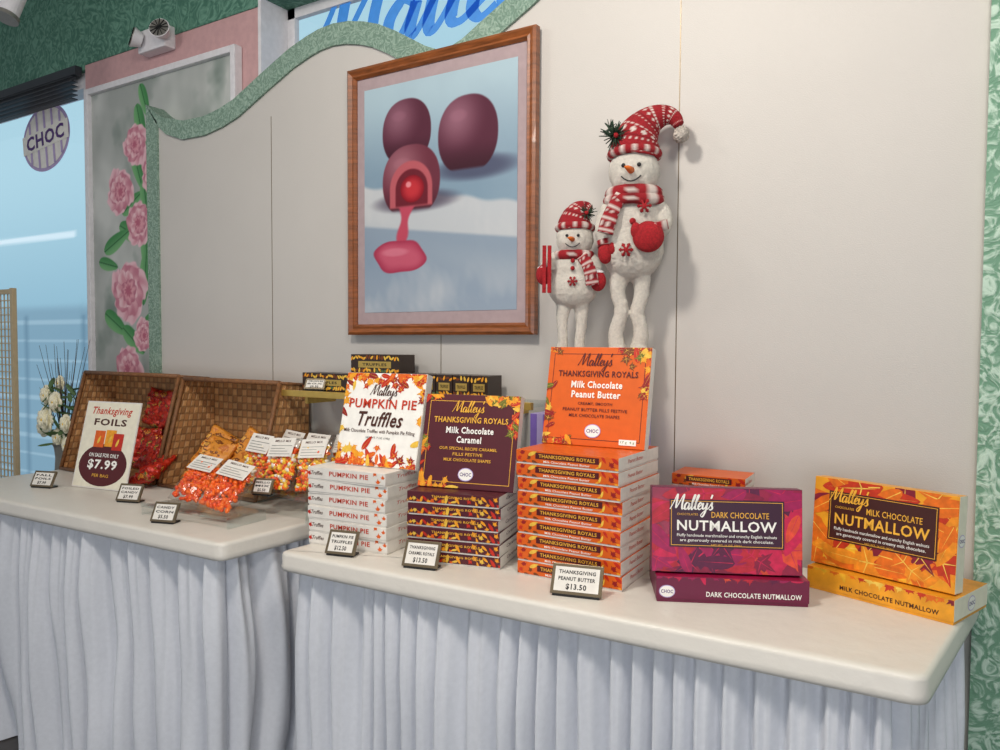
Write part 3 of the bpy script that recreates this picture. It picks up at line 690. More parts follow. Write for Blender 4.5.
display('nutmallow_box',standing(sw,sh,.05,{'right':'cream'},'yellow_card'),nutface(sw,sh,'walnut_label','gold_ink','yleaf','gold_ink','MILK CHOCOLATE','Fluffy handmade marshmallow and crunchy English walnuts','are generously covered in creamy milk chocolate.','yellow_card',pm_,'yleaf4'),(mx-.010+nx*.035,my+ny*.035,TZ+mt+.004),ang,4,'autumn leaf-patterned milk chocolate box standing on another box',extra=g)

# ================================================================= price holders
def price(loc,w,h,ang,lines):
    o=put('price_holder',None,loc,(0,0,R(ang)),label='small tilted price tag in a dark bronze frame',cat='price tag',group='price tags')
    g=G(); T=Matrix.Translation((0,0,.0015))@Matrix.Rotation(R(-28),4,'X')
    g.box(-w/2,-.004,0.004,w/2,.004,h,'bronze',bev=.0015,T=T); g.box(-w/2+.006,-.001,0,w/2-.006,.045,.006,'black_plastic',bev=.001); put('holder',g,parent=o)
    g=G(); g.M=T; g.rect(-w/2+.009,.012,w/2-.009,h-.009,-.0046,'white_card')
    k=len(lines)
    for i,s_ in enumerate(lines):
        big=(i==k-1); g.text(s_,0,h*(.74-.21*i) if not big else h*.28,w*(.72 if not big else .40),h*(.12 if not big else .20),-.0050,'black_ink',bold=.03)
    put('price_card',g,parent=o)
    return o
price((-1.695,1.755,TZ),.105,.082,14,['PUMPKIN PIE','TRUFFLES','$12.50'])
price((-1.398,1.785,TZ),.116,.084,14,['THANKSGIVING','CARAMEL ROYALS','$13.50'])
price((-.890,1.810,TZ),.140,.086,14,['THANKSGIVING','PEANUT BUTTER','$13.50'])
price((-3.64,1.83,TZ),.12,.08,18,['FALL','FOILS','$7.99'])
price((-3.01,1.86,TZ),.115,.08,18,['FOILED','CANDY','$7.99'])
price((-2.555,1.715,TZ),.105,.08,18,['CANDY','CORN','$5.50'])
price((-2.335,1.99,TZ+.0835),.085,.068,18,['MELLO','MIX','$5.50'])
price((-2.39,2.325,1.2325),.10,.055,14,['TRUFFLES','BOX','$9.50'])

# ================================================================= easel sign
o=put('easel_sign',None,(-3.39,1.955,TZ+.002),(R(-14),0,R(9)),label='white card sign advertising Thanksgiving foils on sale',cat='sign')
w,h=.345,.405
g=G(); g.box(-w/2,0,0,w/2,.006,h,'white_card',bev=.001); put('card',g,parent=o)
g=G(); g.add([(-.05,.006,h*.7),(.05,.006,h*.7),(.05,.07,.025),(-.05,.07,.025)],[(0,1,2,3)],'white_card'); put('easel_back',g,parent=o)
g=G(); y=-.0008
g.rect(-w/2+.006,.006,w/2-.006,h-.006,-.0004,'cream')
g.text('Thanksgiving',0,h*.88,w*.74,h*.11,y,'redorange_ink',bold=.02,shear=.3); g.text('FOILS',0,h*.76,w*.60,h*.08,y,'brown_ink',bold=.03)
g.disc(0,h*.27,w*.44,h*.24,y-.0001,'maroon_ink')
for i,(x,z,k) in enumerate([(-.05,.225,'leaf1'),(.02,.23,'leaf2'),(.07,.215,'leaf0')]): g.rect(x-.032,z-.035,x+.032,z+.042,y-.0003-i*.0003,k); g.oval(x,z,.02,1.2,y-.0012-i*.0003,'leaf5')
g.text('ON SALE FOR ONLY',0,h*.38,w*.55,h*.045,y-.002,'white_ink',bold=.02); g.text('$7.99',0,h*.27,w*.54,h*.12,y-.002,'white_ink',bold=.03); g.text('PER BAG',0,h*.15,w*.3,h*.035,y-.002,'gold_ink')
put('printed_face',g,parent=o)

# ================================================================= baskets
def weave(g,p00,p10,p11,p01,cell=.034,amp=.003,seed=0):
    p00,p10,p11,p01=map(Vector,(p00,p10,p11,p01)); w=(p10-p00).length; h=(p01-p00).length
    nu=max(2,int(w/cell)); nv=max(2,int(h/cell)); q=5; NU=nu*q; NV=nv*q
    nn=(p10-p00).cross(p01-p00).normalized(); vs=[];cs=[];fs=[]; r=random.Random(seed)
    tone=[[r.uniform(.8,1.2) for _ in range(nu+1)] for _ in range(nv+1)]
    for j in range(NV+1):
        for i in range(NU+1):
            u=i/NU;v=j/NV; p=(p00*(1-u)+p10*u)*(1-v)+(p01*(1-u)+p11*u)*v
            a=u*nu;b=v*nv; s_=1 if (int(a)+int(b))%2==0 else -1
            fa=abs(math.sin(math.pi*a));fb=abs(math.sin(math.pi*b))
            d=amp*(1 if s_>0 else .3)*min(1,fa*2)*min(1,fb*2)
            vs.append(p+nn*d)
            base=C8(196,146,94) if s_>0 else C8(174,122,74)
            k=tone[int(min(b,nv))][int(min(a,nu))]*(.55+.45*min(1,fa*2.2)*min(1,fb*2.2)); cs.append(tuple(x*k for x in base))
    for j in range(NV):
        for i in range(NU):
            a=j*(NU+1)+i; fs.append((a,a+1,a+NU+2,a+NU+1))
    g.add(vs,fs,'weave',cols=cs)
def basket(x0,x1,yf,yb,h,label,seed):
    w=x1-x0; d=yb-yf
    o=put('woven_basket',None,((x0+x1)/2,yf,TZ),(0,0,0),label=label,cat='basket',group='tipped woven baskets')
    A=(-w/2,0,.004);B=(w/2,0,.004);C_=(w/2,d,.004);D=(-w/2,d,.004)
    a=(-w/2,d*.45,h+.01);b=(w/2,d*.45,h+.01);c=(w/2,d,h-.005);dd_=(-w/2,d,h-.005)
    g=G(); weave(g,D,C_,c,dd_,seed=seed); weave(g,A,D,dd_,a,seed=seed+1); weave(g,C_,B,b,c,seed=seed+2); weave(g,A,B,C_,D,seed=seed+3); weave(g,dd_,c,b,a,seed=seed+4); put('woven_body',g,parent=o)
    g=G(); g.tube([A,a],.010,'rim_brown',n=8); g.tube([B,b],.010,'rim_brown',n=8); g.tube([a,b],.011,'rim_brown',n=8); g.tube([(-w/2,0,.01),(w/2,0,.01)],.009,'rim_brown',n=8); g.tube([a,dd_],.007,'rim_brown',n=8); g.tube([b,c],.007,'rim_brown',n=8); put('rim',g,parent=o)
    return o
basket(-4.07,-3.26,2.15,2.46,.50,'brown woven basket tipped open holding red foil bags',1)
basket(-3.22,-2.56,2.15,2.46,.49,'brown woven basket tipped open behind bagged candy corn',11)

def pouch(w,h,t,k,seed,cr=.004):
    g=G(); nu,nv=16,22
    vs=[];fs=[]
    for sgn in (-1,1):
        o_=len(vs)
        for j in range(nv+1):
            for i in range(nu+1):
                u=i/nu*2-1;v=j/nv*2-1
                th=t/2*math.sqrt(max(0,1-abs(u)**3))*math.sqrt(max(0,1-abs(v)**4))*(1-.25*v)
                ns=noise.noise(Vector((u*3,v*3,seed*3.1+sgn)))*cr*2+noise.noise(Vector((u*9,v*9,seed+sgn*5)))*cr
                e=min(1,(1-abs(u))*6)*min(1,(1-abs(v))*6)
                x=u*w/2*(1-.10*(1-abs(v)))+noise.noise(Vector((v*4,seed,1)))*cr
                vs.append((x,sgn*(th)+ns*e,(v+1)/2*h))
        for j in range(nv):
            for i in range(nu):
                a=o_+j*(nu+1)+i; f=(a,a+1,a+nu+2,a+nu+1); fs.append(f if sgn<0 else tuple(reversed(f)))
    g.add(vs,fs,k,smooth=True)
    return g
def weld(me):
    bm=bmesh.new(); bm.from_mesh(me); bmesh.ops.remove_doubles(bm,verts=bm.verts[:],dist=.0004); bm.to_mesh(me); bm.free(); return me
r=random.Random(12)
pm={'foil_red':[weld(pouch(.16,.20,.05,'foil_red',s,.012).mesh('foil_pouch')) for s in (1,2,3)],'foil_green':[weld(pouch(.14,.18,.05,'foil_green',5,.012).mesh('foil_pouch'))],'foil_orange':[weld(pouch(.17,.25,.05,'foil_orange',6,.008).mesh('foil_pouch'))]}
def putpouch(k,loc,rot,lab): 
    return put('candy_pouch',r.choice(pm[k]),loc,tuple(R(a) for a in rot),label=lab,cat='candy bag',group='foil candy bags')
for k,loc,rot in [('foil_red',(-3.76,2.34,.795),(-12,6,8)),('foil_red',(-3.58,2.33,.795),(-12,-6,0)),('foil_green',(-3.42,2.33,.795),(-12,6,10)),
   ('foil_red',(-3.66,2.41,.99),(-6,12,5)),('foil_red',(-3.50,2.40,.99),(-6,-10,0)),('foil_green',(-3.36,2.37,.985),(-8,8,10)),
   ('foil_red',(-3.47,2.235,.795),(-30,12,8)),('foil_red',(-3.33,2.22,.80),(-30,-6,12)),('foil_red',(-3.24,2.06,.795),(-62,-14,5))]:
    putpouch(k,loc,rot,'crinkled %s foil candy bag heaped in the woven basket'%k.split('_')[1])
for k,loc,rot in [('foil_orange',(-3.08,2.25,.805),(-24,24,8)),('foil_orange',(-2.88,2.28,.805),(-22,28,5)),('foil_orange',(-2.96,2.15,.805),(-42,12,10))]:
    putpouch(k,loc,rot,'%s printed candy bag leaning in the woven basket'%k.split('_')[1])

def candybag(loc,rot,w,h,t,seed,mix,label,lab=True):
    o=put('clear_candy_bag',None,loc,tuple(R(a) for a in rot),label=label,cat='candy bag',group='clear bags of candy')
    put('clear_film',weld(pouch(w,h,t,'film',seed,.005).mesh('clear_film')),parent=o)
    g=G(); rr=random.Random(seed)
    for i in range(200):
        v=rr.uniform(-.92,.62); u=rr.uniform(-.86,.86); th=t/2*math.sqrt(1-abs(u)**3)*math.sqrt(1-abs(v)**4)*.85
        c=(u*w/2*.92,-th+rr.uniform(0,.6)*th,(v+1)/2*h); k=rr.choice(mix); s_=rr.uniform(.008,.012)
        T=Matrix.Translation(c)@Euler((rr.uniform(0,6),rr.uniform(0,6),0)).to_matrix().to_4x4()
        g.sphere((0,0,0),(s_*.8,s_*.8,s_*1.2),k,8,6,T=T)
    put('candy',g,parent=o,kind='stuff')
    if lab:
        g=G(); y_=-t*.5-.010
        g.M=Matrix.Translation((0,y_,h*.60))@Matrix.Rotation(-math.atan2(t*.38,h*.47),4,'X')
        g.rect(-w*.38,0,w*.38,h*.38,0,'white_card')
        for i in range(4): g.rect(-w*.32,.010+i*.012,w*(.32-.10*(i%3)),.0125+i*.012,-.0006,'metal_grey')
        g.text('MELLO MIX',0,h*.315,w*.5,.010,-.0006,'brown_ink',bold=.02)
        put('paper_label',g,parent=o)
candybag((-2.630,1.855,.808),(-46,6,8),.165,.220,.055,21,['candy_orange','candy_deep','candy_orange'],'clear bag of orange candy leaning on acrylic riser')
candybag((-2.400,1.820,.808),(-46,10,14),.165,.220,.055,22,['candy_orange','candy_deep','candy_orange'],'clear bag of orange candy leaning on acrylic riser')
mixs=['candy_orange','candy_yellow','candy_yellow','candy_deep','candy_white']
for i,(x,y,z,a) in enumerate([(-2.51,2.09,.853,4),(-2.325,2.065,.853,10),(-2.50,2.25,.853,0),(-2.19,2.11,.853,14),(-2.325,2.235,.853,6),(-2.19,2.29,.853,10)]):
    candybag((x,y,z),(-22,(4,-3,5,-4,2,-3)[i],a),.155,.215,.050,30+i,mixs,'clear bag of candy corn with white paper label')
def riser(name,x0,x1,y0,y1,h,rot,label):
    g=G(); t=.004; cx=(x0+x1)/2; cy=(y0+y1)/2; w=(x1-x0)/2; d=(y1-y0)/2
    g.box(-w,-d,h-t,w,d,h,'acrylic'); g.box(-w,-d,0,-w+t,d,h-t,'acrylic'); g.box(w-t,-d,0,w,d,h-t,'acrylic'); g.box(-w,-d-t,h-t,w,-d,h+.014,'acrylic')
    put(name,g,(cx,cy,TZ),(0,0,R(rot)),label=label,cat='display riser')
riser('acrylic_riser',-2.76,-2.28,1.775,1.96,.036,3,'low clear acrylic riser holding orange candy bags')
riser('acrylic_riser',-2.555,-2.11,2.01,2.42,.083,0,'clear acrylic riser holding bags of candy corn')

# ================================================================= wall shelf and boxes
o=put('wall_shelf',None,(-1.94,WY,1.205),label='glass wall shelf with brass front edge',cat='shelf')
g=G(); g.box(-.63,-.18,.008,.63,0,.022,'acrylic'); put('shelf_plate',g,parent=o)
g=G(); g.box(-.63,-.20,0,.63,-.18,.027,'brass',bev=.003); put('shelf_edge',g,parent=o)
for sx in(-.5,.5):
    g=G(); g.box(sx-.008,-.17,-.03,sx+.008,0,.007,'brass'); put('bracket',g,parent=o)
def goldbox(loc,w,d,h,seed,lab,ang=0):
    g=G(); g.box(-w/2,-d/2,0,w/2,d/2,h,'dark_choc_box',bev=.002); o=put('chocolate_box',g,loc,(0,0,R(ang)),label=lab,cat='candy box',group='dark boxes on the wall shelf')
    g=G(); rr=random.Random(seed); y=-d/2-.0006; g.clip=(-w/2+.001,w/2-.001,.001,h-.001)
    n_=int(w/.013)
    for i in range(n_):
        x=-w/2+.006+i*(w-.012)/max(1,n_-1)
        g.oval(x,h*.2+rr.uniform(-.004,.004),.011,rr.uniform(0,3),y,rr.choice(['leaf2','gold_ink','leaf5','leaf4','green_leaf']),asp=.45)
        g.oval(x,h*.84+rr.uniform(-.004,.004),.010,rr.uniform(0,3),y,rr.choice(['leaf5','leaf2','gold_ink','leaf4']),asp=.45)
    g.rect(-w*.34,h*.34,w*.34,h*.66,y-.0002,'brass'); g.text('TRUFFLES',0,h*.5,w*.5,h*.14,y-.0006,'black_ink',bold=.02)
    put('printed_front',g,parent=o)
for i,(x0,x1,z,h) in enumerate([(-2.49,-2.215,0,.080),(-2.212,-1.95,0,.080),(-2.205,-1.945,.081,.082),(-1.948,-1.85,0,.090),(-1.848,-1.765,0,.090),(-1.763,-1.685,0,.090),(-1.683,-1.605,0,.090),(-1.603,-1.525,0,.090)]):
    goldbox(((x0+x1)/2,2.405,1.2275+z),x1-x0-.002,.10,h,i,'dark chocolate box with gold leaf pattern on the shelf',0)

# ================================================================= pedestal
def pedestal(name,x0,x1,y0,y1,z0,z1,label):
    g=G(); n=int((x1-x0)/.024); st=(x1-x0)/n
    g.box(x0,y0,z0,x1,y1,z1,'stripe_lilac',bev=.002)
    for i in range(n):
        if i%2==0: g.box(x0+i*st,y0-.0012,z0+.002,x0+(i+1)*st,y0,z1-.002,'stripe_purple')
    n2=int((y1-y0)/.024); s2=(y1-y0)/n2
    for i in range(n2):
        if i%2==0: g.box(x0-.0012,y0+i*s2,z0+.002,x0,y0+(i+1)*s2,z1-.002,'stripe_purple')
    put(name,g,label=label,cat='gift box')
pedestal('striped_gift_box',-1.290,-.93,2.265,2.46,TZ,1.200,'lilac and purple striped box under the snowmen')
PT=1.385
g=G(); g.box(-1.20,2.275,1.201,-.93,2.46,PT-.03,'white_card',bev=.002); g.box(-1.205,2.27,PT-.05,-.925,2.465,PT,'white_card',bev=.002); put('white_gift_box',g,label='plain white lidded box supporting the snowmen',cat='gift box')
g=G(); g.sphere((0,0,0),(.022,.022,.030),'maroon_card'); g.cyl((0,0,.028),.007,.01,'brass'); put('ornament',g,loc=(-1.250,2.36,1.231),label='dark red egg-shaped ornament on striped box',cat='ornament')

# ================================================================= snowmen
def remeshed(g,name,vox,fuzz,seed):
    me=g.mesh(name); o=bpy.data.objects.new('tmp',me); COL.objects.link(o)
    md=o.modifiers.new('r','REMESH'); md.mode='VOXEL'; md.voxel_size=vox; md.use_smooth_shade=True
    bpy.context.view_layer.update()
    m2=bpy.data.meshes.new_from_object(o.evaluated_get(bpy.context.evaluated_depsgraph_get()))
    bpy.data.objects.remove(o)
    bm=bmesh.new(); bm.from_mesh(m2)
    for _ in range(3): bmesh.ops.smooth_vert(bm,verts=bm.verts[:],factor=.5,use_axis_x=True,use_axis_y=True,use_axis_z=True)
    bm.to_mesh(m2); bm.free()
    nv=[v.normal.copy() for v in m2.vertices]
    for v,nn in zip(m2.vertices,nv):
        p=v.co; v.co=p+nn*(noise.noise(p*60+Vector((seed,0,0)))*fuzz+noise.noise(p*240)*fuzz*.8)
    m2.materials.clear(); m2.materials.append(M['snow_fur'])
    for p in m2.polygons: p.use_smooth=True
    return m2
RED=C8(162,26,36); WHT=C8(228,212,204); DRK=C8(124,16,26)
def knitcol(s,a):
    band=s*12; k=int(band); f=band-k; x=(a*12)%1
    if k%3==0: return WHT if abs(x-.5)+abs(f-.5)<.30 else RED
    if k%3==1: return WHT if (f<.20 and (a*24)%1<.5) else RED
    return DRK if f>.75 else (WHT if (.35<f<.6 and (a*24)%1<.30) else RED)
def scarfcol(s,a):
    k=int(s*14); return WHT if k%4==0 or (k%4==2 and (a*8)%1<.3) else (RED if k%2 else DRK)
def smoothpath(pts,rad,m=6):
    P=[];Rr=[];n=len(pts)
    for i in range(n-1):
        p0=Vector(pts[max(i-1,0)]);p1=Vector(pts[i]);p2=Vector(pts[i+1]);p3=Vector(pts[min(i+2,n-1)])
        for k in range(m):
            t=k/m; P.append(.5*((2*p1)+(p2-p0)*t+(2*p0-5*p1+4*p2-p3)*t*t+(3*p1-p0-3*p2+p3)*t**3)); Rr.append(rad[i]*(1-t)+rad[i+1]*t)
    P.append(Vector(pts[-1])); Rr.append(rad[-1]); return P,Rr
def snowflake(g,c,r,k,y):
    for a in range(3):
        th=a*math.pi/3; dx,dz=math.cos(th),math.sin(th)
        g.tube([(c[0]-dx*r,y,c[1]-dz*r),(c[0]+dx*r,y,c[1]+dz*r)],r*.16,k,n=6)
        for s_ in(-1,1):
            for b in(-.6,.6):
                ex,ez=math.cos(th+b),math.sin(th+b)
                g.tube([(c[0]+s_*dx*r*.5,y,c[1]+s_*dz*r*.5),(c[0]+s_*(dx*r*.5+ex*r*.4),y,c[1]+s_*(dz*r*.5+ez*r*.4))],r*.1,k,n=5)
def sprig(g,c,r,n,seed):
    rr=random.Random(seed)
    for i in range(n):
        d=Vector((rr.gauss(0,1),rr.gauss(-.4,.8),rr.gauss(.2,1))).normalized()*r*rr.uniform(.7,1.1); g.tube([c,Vector(c)+d],[r*.07,r*.03],'pine',n=5)
def face(par,hc,hr,s):
    y=lambda x,z: hc[1]-hr[1]*math.sqrt(max(.05,1-((x-hc[0])/hr[0])**2-((z-hc[2])/hr[2])**2))
    ox=-.12*hr[0]
    for sx in(-1,1):
        g=G(); x=hc[0]+ox+sx*hr[0]*.30; z=hc[2]+hr[2]*.10; g.sphere((x,y(x,z)-.001,z),hr[0]*.085,'black_plastic',12,8); put('eye',g,parent=par)
    g=G(); z=hc[2]-hr[2]*.10; yy=y(hc[0]+ox,z); g.tube([(hc[0]+ox,yy+.004,z),(hc[0]+ox-.12*hr[0],yy-hr[0]*.35,z-.01*s),(hc[0]+ox-.25*hr[0],yy-hr[0]*.62,z+.0)],[hr[0]*.14,hr[0]*.10,hr[0]*.02],'carrot',n=12); put('carrot_nose',g,parent=par)
    g=G(); pts=[]
    for i in range(9):
        t=-1+i/4; x=hc[0]+ox+t*hr[0]*.38; z=hc[2]-hr[2]*(.50-.20*t*t); pts.append((x,y(x,z)-.001,z))
    g.tube(pts,hr[0]*.026,'black_plastic',n=6)
    put('smile',g,parent=par)
def ringpath(c,rx,ry,dz,n=32): return [(c[0]+rx*math.cos(2*math.pi*i/n),c[1]+ry*math.sin(2*math.pi*i/n),c[2]+dz*math.sin(2*math.pi*i/n)) for i in range(n)]
def snowman_big(loc,rz,s,off):
    o=put('snowman_figure',None,loc,(0,0,R(rz)),label='tall plush snowman with long red knit hat, scarf and mittens',cat='snowman')
    q=lambda x,y,z:(x*s,y*s,(z+off*min(1,z/60))*s)
    g=G()
    g.sphere(q(6,0,172),(25*s,23*s,25*s),'snow_fur',32,20)
    g.sphere(q(6,0,122),(27*s,24*s,32*s),'snow_fur',32,20); g.sphere(q(5,0,97),(31*s,27*s,33*s),'snow_fur',32,20); g.sphere(q(6,0,150),(17*s,16*s,14*s),'snow_fur',20,12)
    for pts,rd in (([(-6,0,72),(-9,-1,55),(-5,-1,40),(-10,0,22),(-8,-1,8)],[11,7.5,7,7.5,9]),([(13,0,72),(15,-1,55),(11,-1,38),(15,0,22),(12,-1,8)],[11,7.5,7,7.5,9])):
        P,Rr=smoothpath([q(*p) for p in pts],[v*s for v in rd],5); g.tube(P,Rr,'snow_fur',n=14)
    g.sphere(q(-9,-4,7),(9*s,11*s,7*s),'snow_fur'); g.sphere(q(13,-4,7),(9*s,11*s,7*s),'snow_fur')
    for pts in ([(26,-2,140),(34,-4,128),(33,-10,115),(26,-20,108)],[(-17,-2,138),(-21,-4,126),(-23,-10,112),(-20,-14,100)]):
        P,Rr=smoothpath([q(*p) for p in pts],[9*s,9.5*s,9*s,7*s],5); g.tube(P,Rr,'snow_fur',n=14)
    put('plush_body',remeshed(g,'plush_body',.0038,.0022,3),parent=o)
    hz=172+off
    face(o,(6*s,0,hz*s),(25*s,23*s,25*s),s)
    for hand in (1,-1):
        g=G()
        if hand==1:
            g.sphere(q(20,-30,104),(15*s,9*s,15*s),'red_knit',20,14); g.sphere(q(8,-31,110),(5*s,5*s,8*s),'red_knit'); g.tube([q(29,-22,110),q(27,-24,119)],11*s,'knit',n=20,colf=lambda a,b:WHT if int(b*12)%2 else RED)
        else: g.sphere(q(-21,-15,91),(7.5*s,7*s,11*s),'red_knit',20,14); g.sphere(q(-14,-19,95),(4*s,4*s,6*s),'red_knit'); g.tube([q(-21,-14,98),q(-22,-13,103)],8.5*s,'knit',n=20,colf=lambda a,b:WHT if int(b*12)%2 else RED)
        put('mitten',g,parent=o)
    g=G(); P=ringpath(q(6,0,150),22*s,20*s,0); g.tube(P,7*s,'knit',n=12,closed=True,colf=scarfcol); P=ringpath(q(6,-1,144),25*s,23*s,2*s); g.tube(P,5.5*s,'knit',n=12,closed=True,colf=scarfcol)
    P,Rr=smoothpath([q(-6,-22,146),q(-13,-26,133),q(-18,-28,120),q(-21,-29,108)],[6*s,7*s,8*s,8*s],6); g.tube(P,Rr,'knit',n=14,flat=.3,colf=scarfcol)
    put('scarf',g,parent=o)
    g=G(); P,Rr=smoothpath([q(6,1,187),q(7,1,196),q(9,1,206),q(15,2,216),q(24,2,224),q(35,1,227),q(44,0,224),q(49,-1,216)],[24.5*s,24*s,22*s,18*s,13.5*s,10*s,7.5*s,5*s],10); g.tube(P,Rr,'knit',n=72,colf=knitcol)
    g.tube(ringpath(q(6,1,189),23*s,21.5*s,-2*s,40),4.5*s,'knit',n=10,closed=True,colf=lambda a,b:WHT if int(a*40)%3==0 else RED); put('knit_hat',g,parent=o)
    g=G(); g.sphere((0,0,0),8*s,'pom',20,14); me=g.mesh('pompom')
    for v in me.vertices: v.co*=1+.25*noise.noise(v.co*160)
    put('pompom',me,loc=q(51,-2,207),parent=o)
    g=G(); sprig(g,q(-13,-14,205),15*s,60,2); sprig(g,q(-18,-12,213),9*s,30,4); g.sphere(q(-12,-20,204),2.5*s,'red_knit'); put('pine_sprig',g,parent=o)
    for c in ((16,134,-27),(-1,92,-29)): g=G(); snowflake(g,(c[0]*s,(c[1]+off)*s),7*s,'red_knit',c[2]*s); put('snowflake_button',g,parent=o)
    g=G(); g.sphere(q(5,-25,120),3.2*s,'red_knit',12,8); put('button',g,parent=o)
def snowman_small(loc,rz,s,off):
    o=put('snowman_figure',None,loc,(0,0,R(rz)),label='short plush snowman with red knit cap, scarf and red skis',cat='snowman')
    q=lambda x,y,z:(x*s,y*s,(z+off*min(1,z/45))*s)
    g=G(); g.sphere(q(5,0,109),(20*s,18*s,20*s),'snow_fur',32,20); g.sphere(q(3,0,75),(23*s,19*s,24*s),'snow_fur',32,20); g.sphere(q(3,0,58),(27*s,22*s,24*s),'snow_fur',32,20)
    for pts,rd in (([(-6,0,42),(-8,-1,28),(-7,-1,14),(-8,-1,6)],[9,6,5.5,7]),([(12,0,42),(13,-1,28),(11,-1,14),(12,-1,6)],[9,6,5.5,7])):
        P,Rr=smoothpath([q(*p) for p in pts],[v*s for v in rd],5); g.tube(P,Rr,'snow_fur',n=14)
    g.sphere(q(-8,-3,5),(7*s,9*s,5*s),'snow_fur'); g.sphere(q(12,-3,5),(7*s,9*s,5*s),'snow_fur')
    for pts in ([(-14,-1,90),(-22,-4,84),(-27,-8,77)],[(18,-1,90),(26,-6,82),(29,-10,73)]):
        P,Rr=smoothpath([q(*p) for p in pts],[7*s,7.5*s,6*s],5); g.tube(P,Rr,'snow_fur',n=14)
    put('plush_body',remeshed(g,'plush_body',.0035,.0018,8),parent=o)
    face(o,(5*s,0,(109+off)*s),(20*s,18*s,20*s),s)
    for c,c2,cu in (((-28,-11,70),(-23,-15,73),(-27,-9,77)),((30,-14,63),(24,-17,67),(29,-11,72))):
        g=G(); g.sphere(q(*c),(8.5*s,7*s,11*s),'red_knit',20,14); g.sphere(q(*c2),(3.5*s,3.5*s,6*s),'red_knit'); g.sphere(q(*cu),(8*s,7.5*s,3.5*s),'knit'); put('mitten',g,parent=o)
    g=G(); g.tube(ringpath(q(4,0,91),17.5*s,15.5*s,0),5.5*s,'knit',n=12,closed=True,colf=scarfcol)
    P,Rr=smoothpath([q(12,-17,90),q(18,-21,81),q(22,-22,70),q(24,-21,58)],[6*s,6.5*s,7*s,7*s],6); g.tube(P,Rr,'knit',n=14,flat=.3,colf=scarfcol); put('scarf',g,parent=o)
    g=G(); P,Rr=smoothpath([q(5,1,119),q(5,1,126),q(7,1,134),q(11,2,141),q(17,2,144),q(22,0,141)],[19.5*s,18.5*s,15.5*s,11*s,6*s,3*s],10); g.tube(P,Rr,'knit',n=64,colf=lambda a,b:knitcol(a*.6,b))
    g.tube(ringpath(q(5,1,121),18*s,16.5*s,-1.5*s,40),4*s,'knit',n=10,closed=True,colf=lambda a,b:WHT if int(a*32)%3==0 else RED); put('knit_hat',g,parent=o)
    g=G(); sprig(g,q(18,-12,135),10*s,45,6); g.sphere(q(17,-16,135),2.2*s,'red_knit'); put('pine_sprig',g,parent=o)
    for a,b in ((-29,-25),(-23.5,-19.5)):
        g=G(); g.box(a*s,-23*s,(50+off)*s,b*s,-20*s,(100+off)*s,'red_knit',bev=.001); put('ski',g,parent=o)
    for z in (84,76):
        g=G(); g.sphere(q(3,-21,z),2.4*s,'red_knit',12,8); put('button',g,parent=o)
    g=G(); snowflake(g,(3*s,(62+off)*s),5.5*s,'red_knit',-23.5*s); put('snowflake_button',g,parent=o)
snowman_big((-.985,2.365,PT+.0005),22.5,.00330,15)
snowman_small((-1.172,2.320,PT+.0005),26,.00312,21)

# ================================================================= left flowers & rack
o=put('flower_arrangement',None,(-4.36,2.33,FZ),label='white silk flowers and bare twigs in a tall grey vase',cat='flower arrangement')
D=-FZ
g=G(); P,Rr=smoothpath([(0,0,0),(0,0,.25),(0,0,.65),(0,0,.78+D),(0,0,.86+D)],[.08,.10,.07,.05,.07],8); g.tube(P,Rr,'vase_grey',n=24); put('vase',g,parent=o)
g=G(); rr=random.Random(4)
for i in range(34):
    a=rr.uniform(0,6.28); sp=rr.uniform(.05,.22); hh=rr.uniform(.3,.62); p=[(0,0,.84+D)]; x,y=0,0
    for k in range(1,5): x+=math.cos(a)*sp/4+rr.gauss(0,.008); y+=math.sin(a)*sp/5*.6; p.append((x,y,.84+D+hh*k/4))
    g.tube(p,[.003,.0025,.002,.0015,.001],'twig',n=5)
put('twigs',g,parent=o,kind='stuff')
for i,(x,y,z,rd) in enumerate([(-.03,-.07,1.0,.075),(.05,-.06,1.10,.06),(-.10,-.03,1.13,.06),(.02,-.03,.90,.06),(-.02,0,1.2,.045),(.11,-.04,.98,.055),(-.12,-.04,.95,.06),(.12,-.04,.86,.05)]):
    g=G()
    for L in range(3):
        for k in range(7):
            a=2*math.pi*k/7+L*.4; d=Vector((math.cos(a)*math.cos(.2+L*.4),-math.sin(.2+L*.4),math.sin(a)*math.cos(.2+L*.4)))
            T=Matrix.Translation(d*rd*.55*(1-L*.22))@d.to_track_quat('X','Y').to_matrix().to_4x4(); g.sphere((0,0,0),(rd*.5,rd*.36,rd*.12),'petal_white',10,6,T=T)
    g.sphere((0,-rd*.4,0),rd*.22,'candy_yellow',8,6); put('flower',g,loc=(x,y,z+D),parent=o)
g=G()
for k in range(40):
    a=rr.uniform(0,6.28); z=rr.uniform(.86,1.2)+D; T=Matrix.Translation((math.cos(a)*.09,-abs(math.sin(a))*.06,z))@Euler((rr.uniform(-1,1),rr.uniform(-1,1),a)).to_matrix().to_4x4(); g.sphere((.03,0,0),(.045,.014,.003),'green_leaf',8,6,T=T)
put('foliage',g,parent=o,kind='stuff')
o=put('display_rack',None,(-5.2,2.3,FZ),label='tan lattice display rack beside the window',cat='rack')
g=G()
for x in(-.36,.36): g.box(x-.014,-.014,0,x+.014,.014,1.75+D,'rack_tan',bev=.003)
for z in(.15,1.73+D): g.box(-.36,-.012,z-.014,.36,.012,z+.014,'rack_tan')
put('rack_frame',g,parent=o)
g=G()
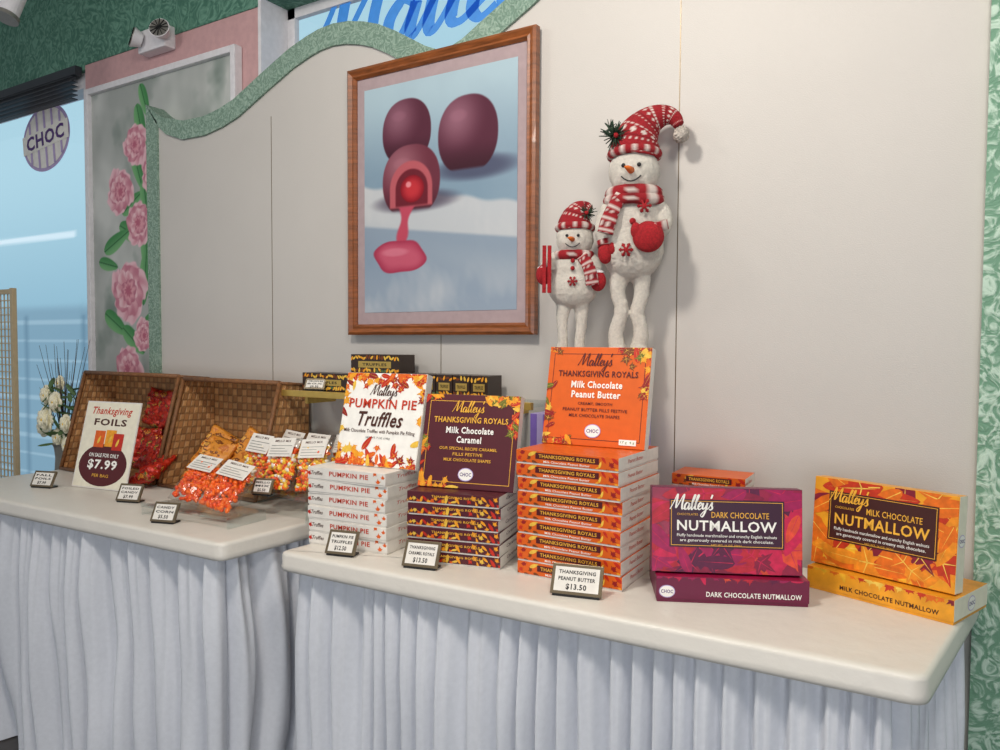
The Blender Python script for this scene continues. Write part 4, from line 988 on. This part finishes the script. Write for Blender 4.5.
for i in range(17): x=-.34+i*.0425; g.box(x-.003,-.003,.16,x+.003,.003,1.72+D,'rack_tan')
for i in range(44): z=.18+i*.0425; g.box(-.35,-.006,z-.003,.35,0,z+.003,'rack_tan')
put('lattice',g,parent=o)
# ================================================================= LIGHT
def area(name,loc,target,size,e,c,sy=None):
    L=bpy.data.lights.new(name,'AREA'); L.energy=e; L.size=size; L.color=c
    if sy: L.shape='RECTANGLE'; L.size_y=sy
    o=bpy.data.objects.new(name,L); COL.objects.link(o); o.location=loc; d=Vector(target)-Vector(loc); o.rotation_euler=d.to_track_quat('-Z','Y').to_euler(); return o
area('ceiling_lamp_key',(-1.3,.5,3.3),(-.7,2.4,1.1),.30,40,(1,.93,.84))
area('added_fill_right',(.2,.5,3.0),(-.4,2.4,1.1),.4,22,(1,.94,.86))  # fill light added to brighten the right side, not a fixture
area('ceiling_lamp_left',(-3.3,.3,3.4),(-3.2,2.2,.7),.6,15,(1,.96,.90))
area('added_skirt_fill',(1.0,-3.0,1.0),(-1.8,2.0,0),2.8,60,(.92,.96,1.0),sy=1.8)  # unseen fill added behind the camera to lift the table skirts
w=bpy.data.worlds.new('World'); S.world=w; w.use_nodes=True
w.node_tree.nodes['Background'].inputs[0].default_value=(.86,.92,1.0,1); w.node_tree.nodes['Background'].inputs[1].default_value=.43

# ================================================================= CAMERA
f=760.0; yaw=R(32); pitch=R(2.41); roll=R(.3)
fwd=Vector((-math.sin(yaw)*math.cos(pitch), math.cos(yaw)*math.cos(pitch), -math.sin(pitch)))
rt=Vector((math.cos(yaw), math.sin(yaw),0)); up=rt.cross(fwd)
r2=rt*math.cos(roll)+up*math.sin(roll); u2=-rt*math.sin(roll)+up*math.cos(roll)
cam=bpy.data.cameras.new('Camera'); cam.sensor_width=36; cam.lens=f/1000*36; cam.clip_start=.02
co=bpy.data.objects.new('Camera',cam); COL.objects.link(co)
m=Matrix.Identity(4)
for i in range(3): m[i][0]=r2[i]; m[i][1]=u2[i]; m[i][2]=-fwd[i]
m.translation=Vector((0,0,1.44)); co.matrix_world=m
S.camera=co
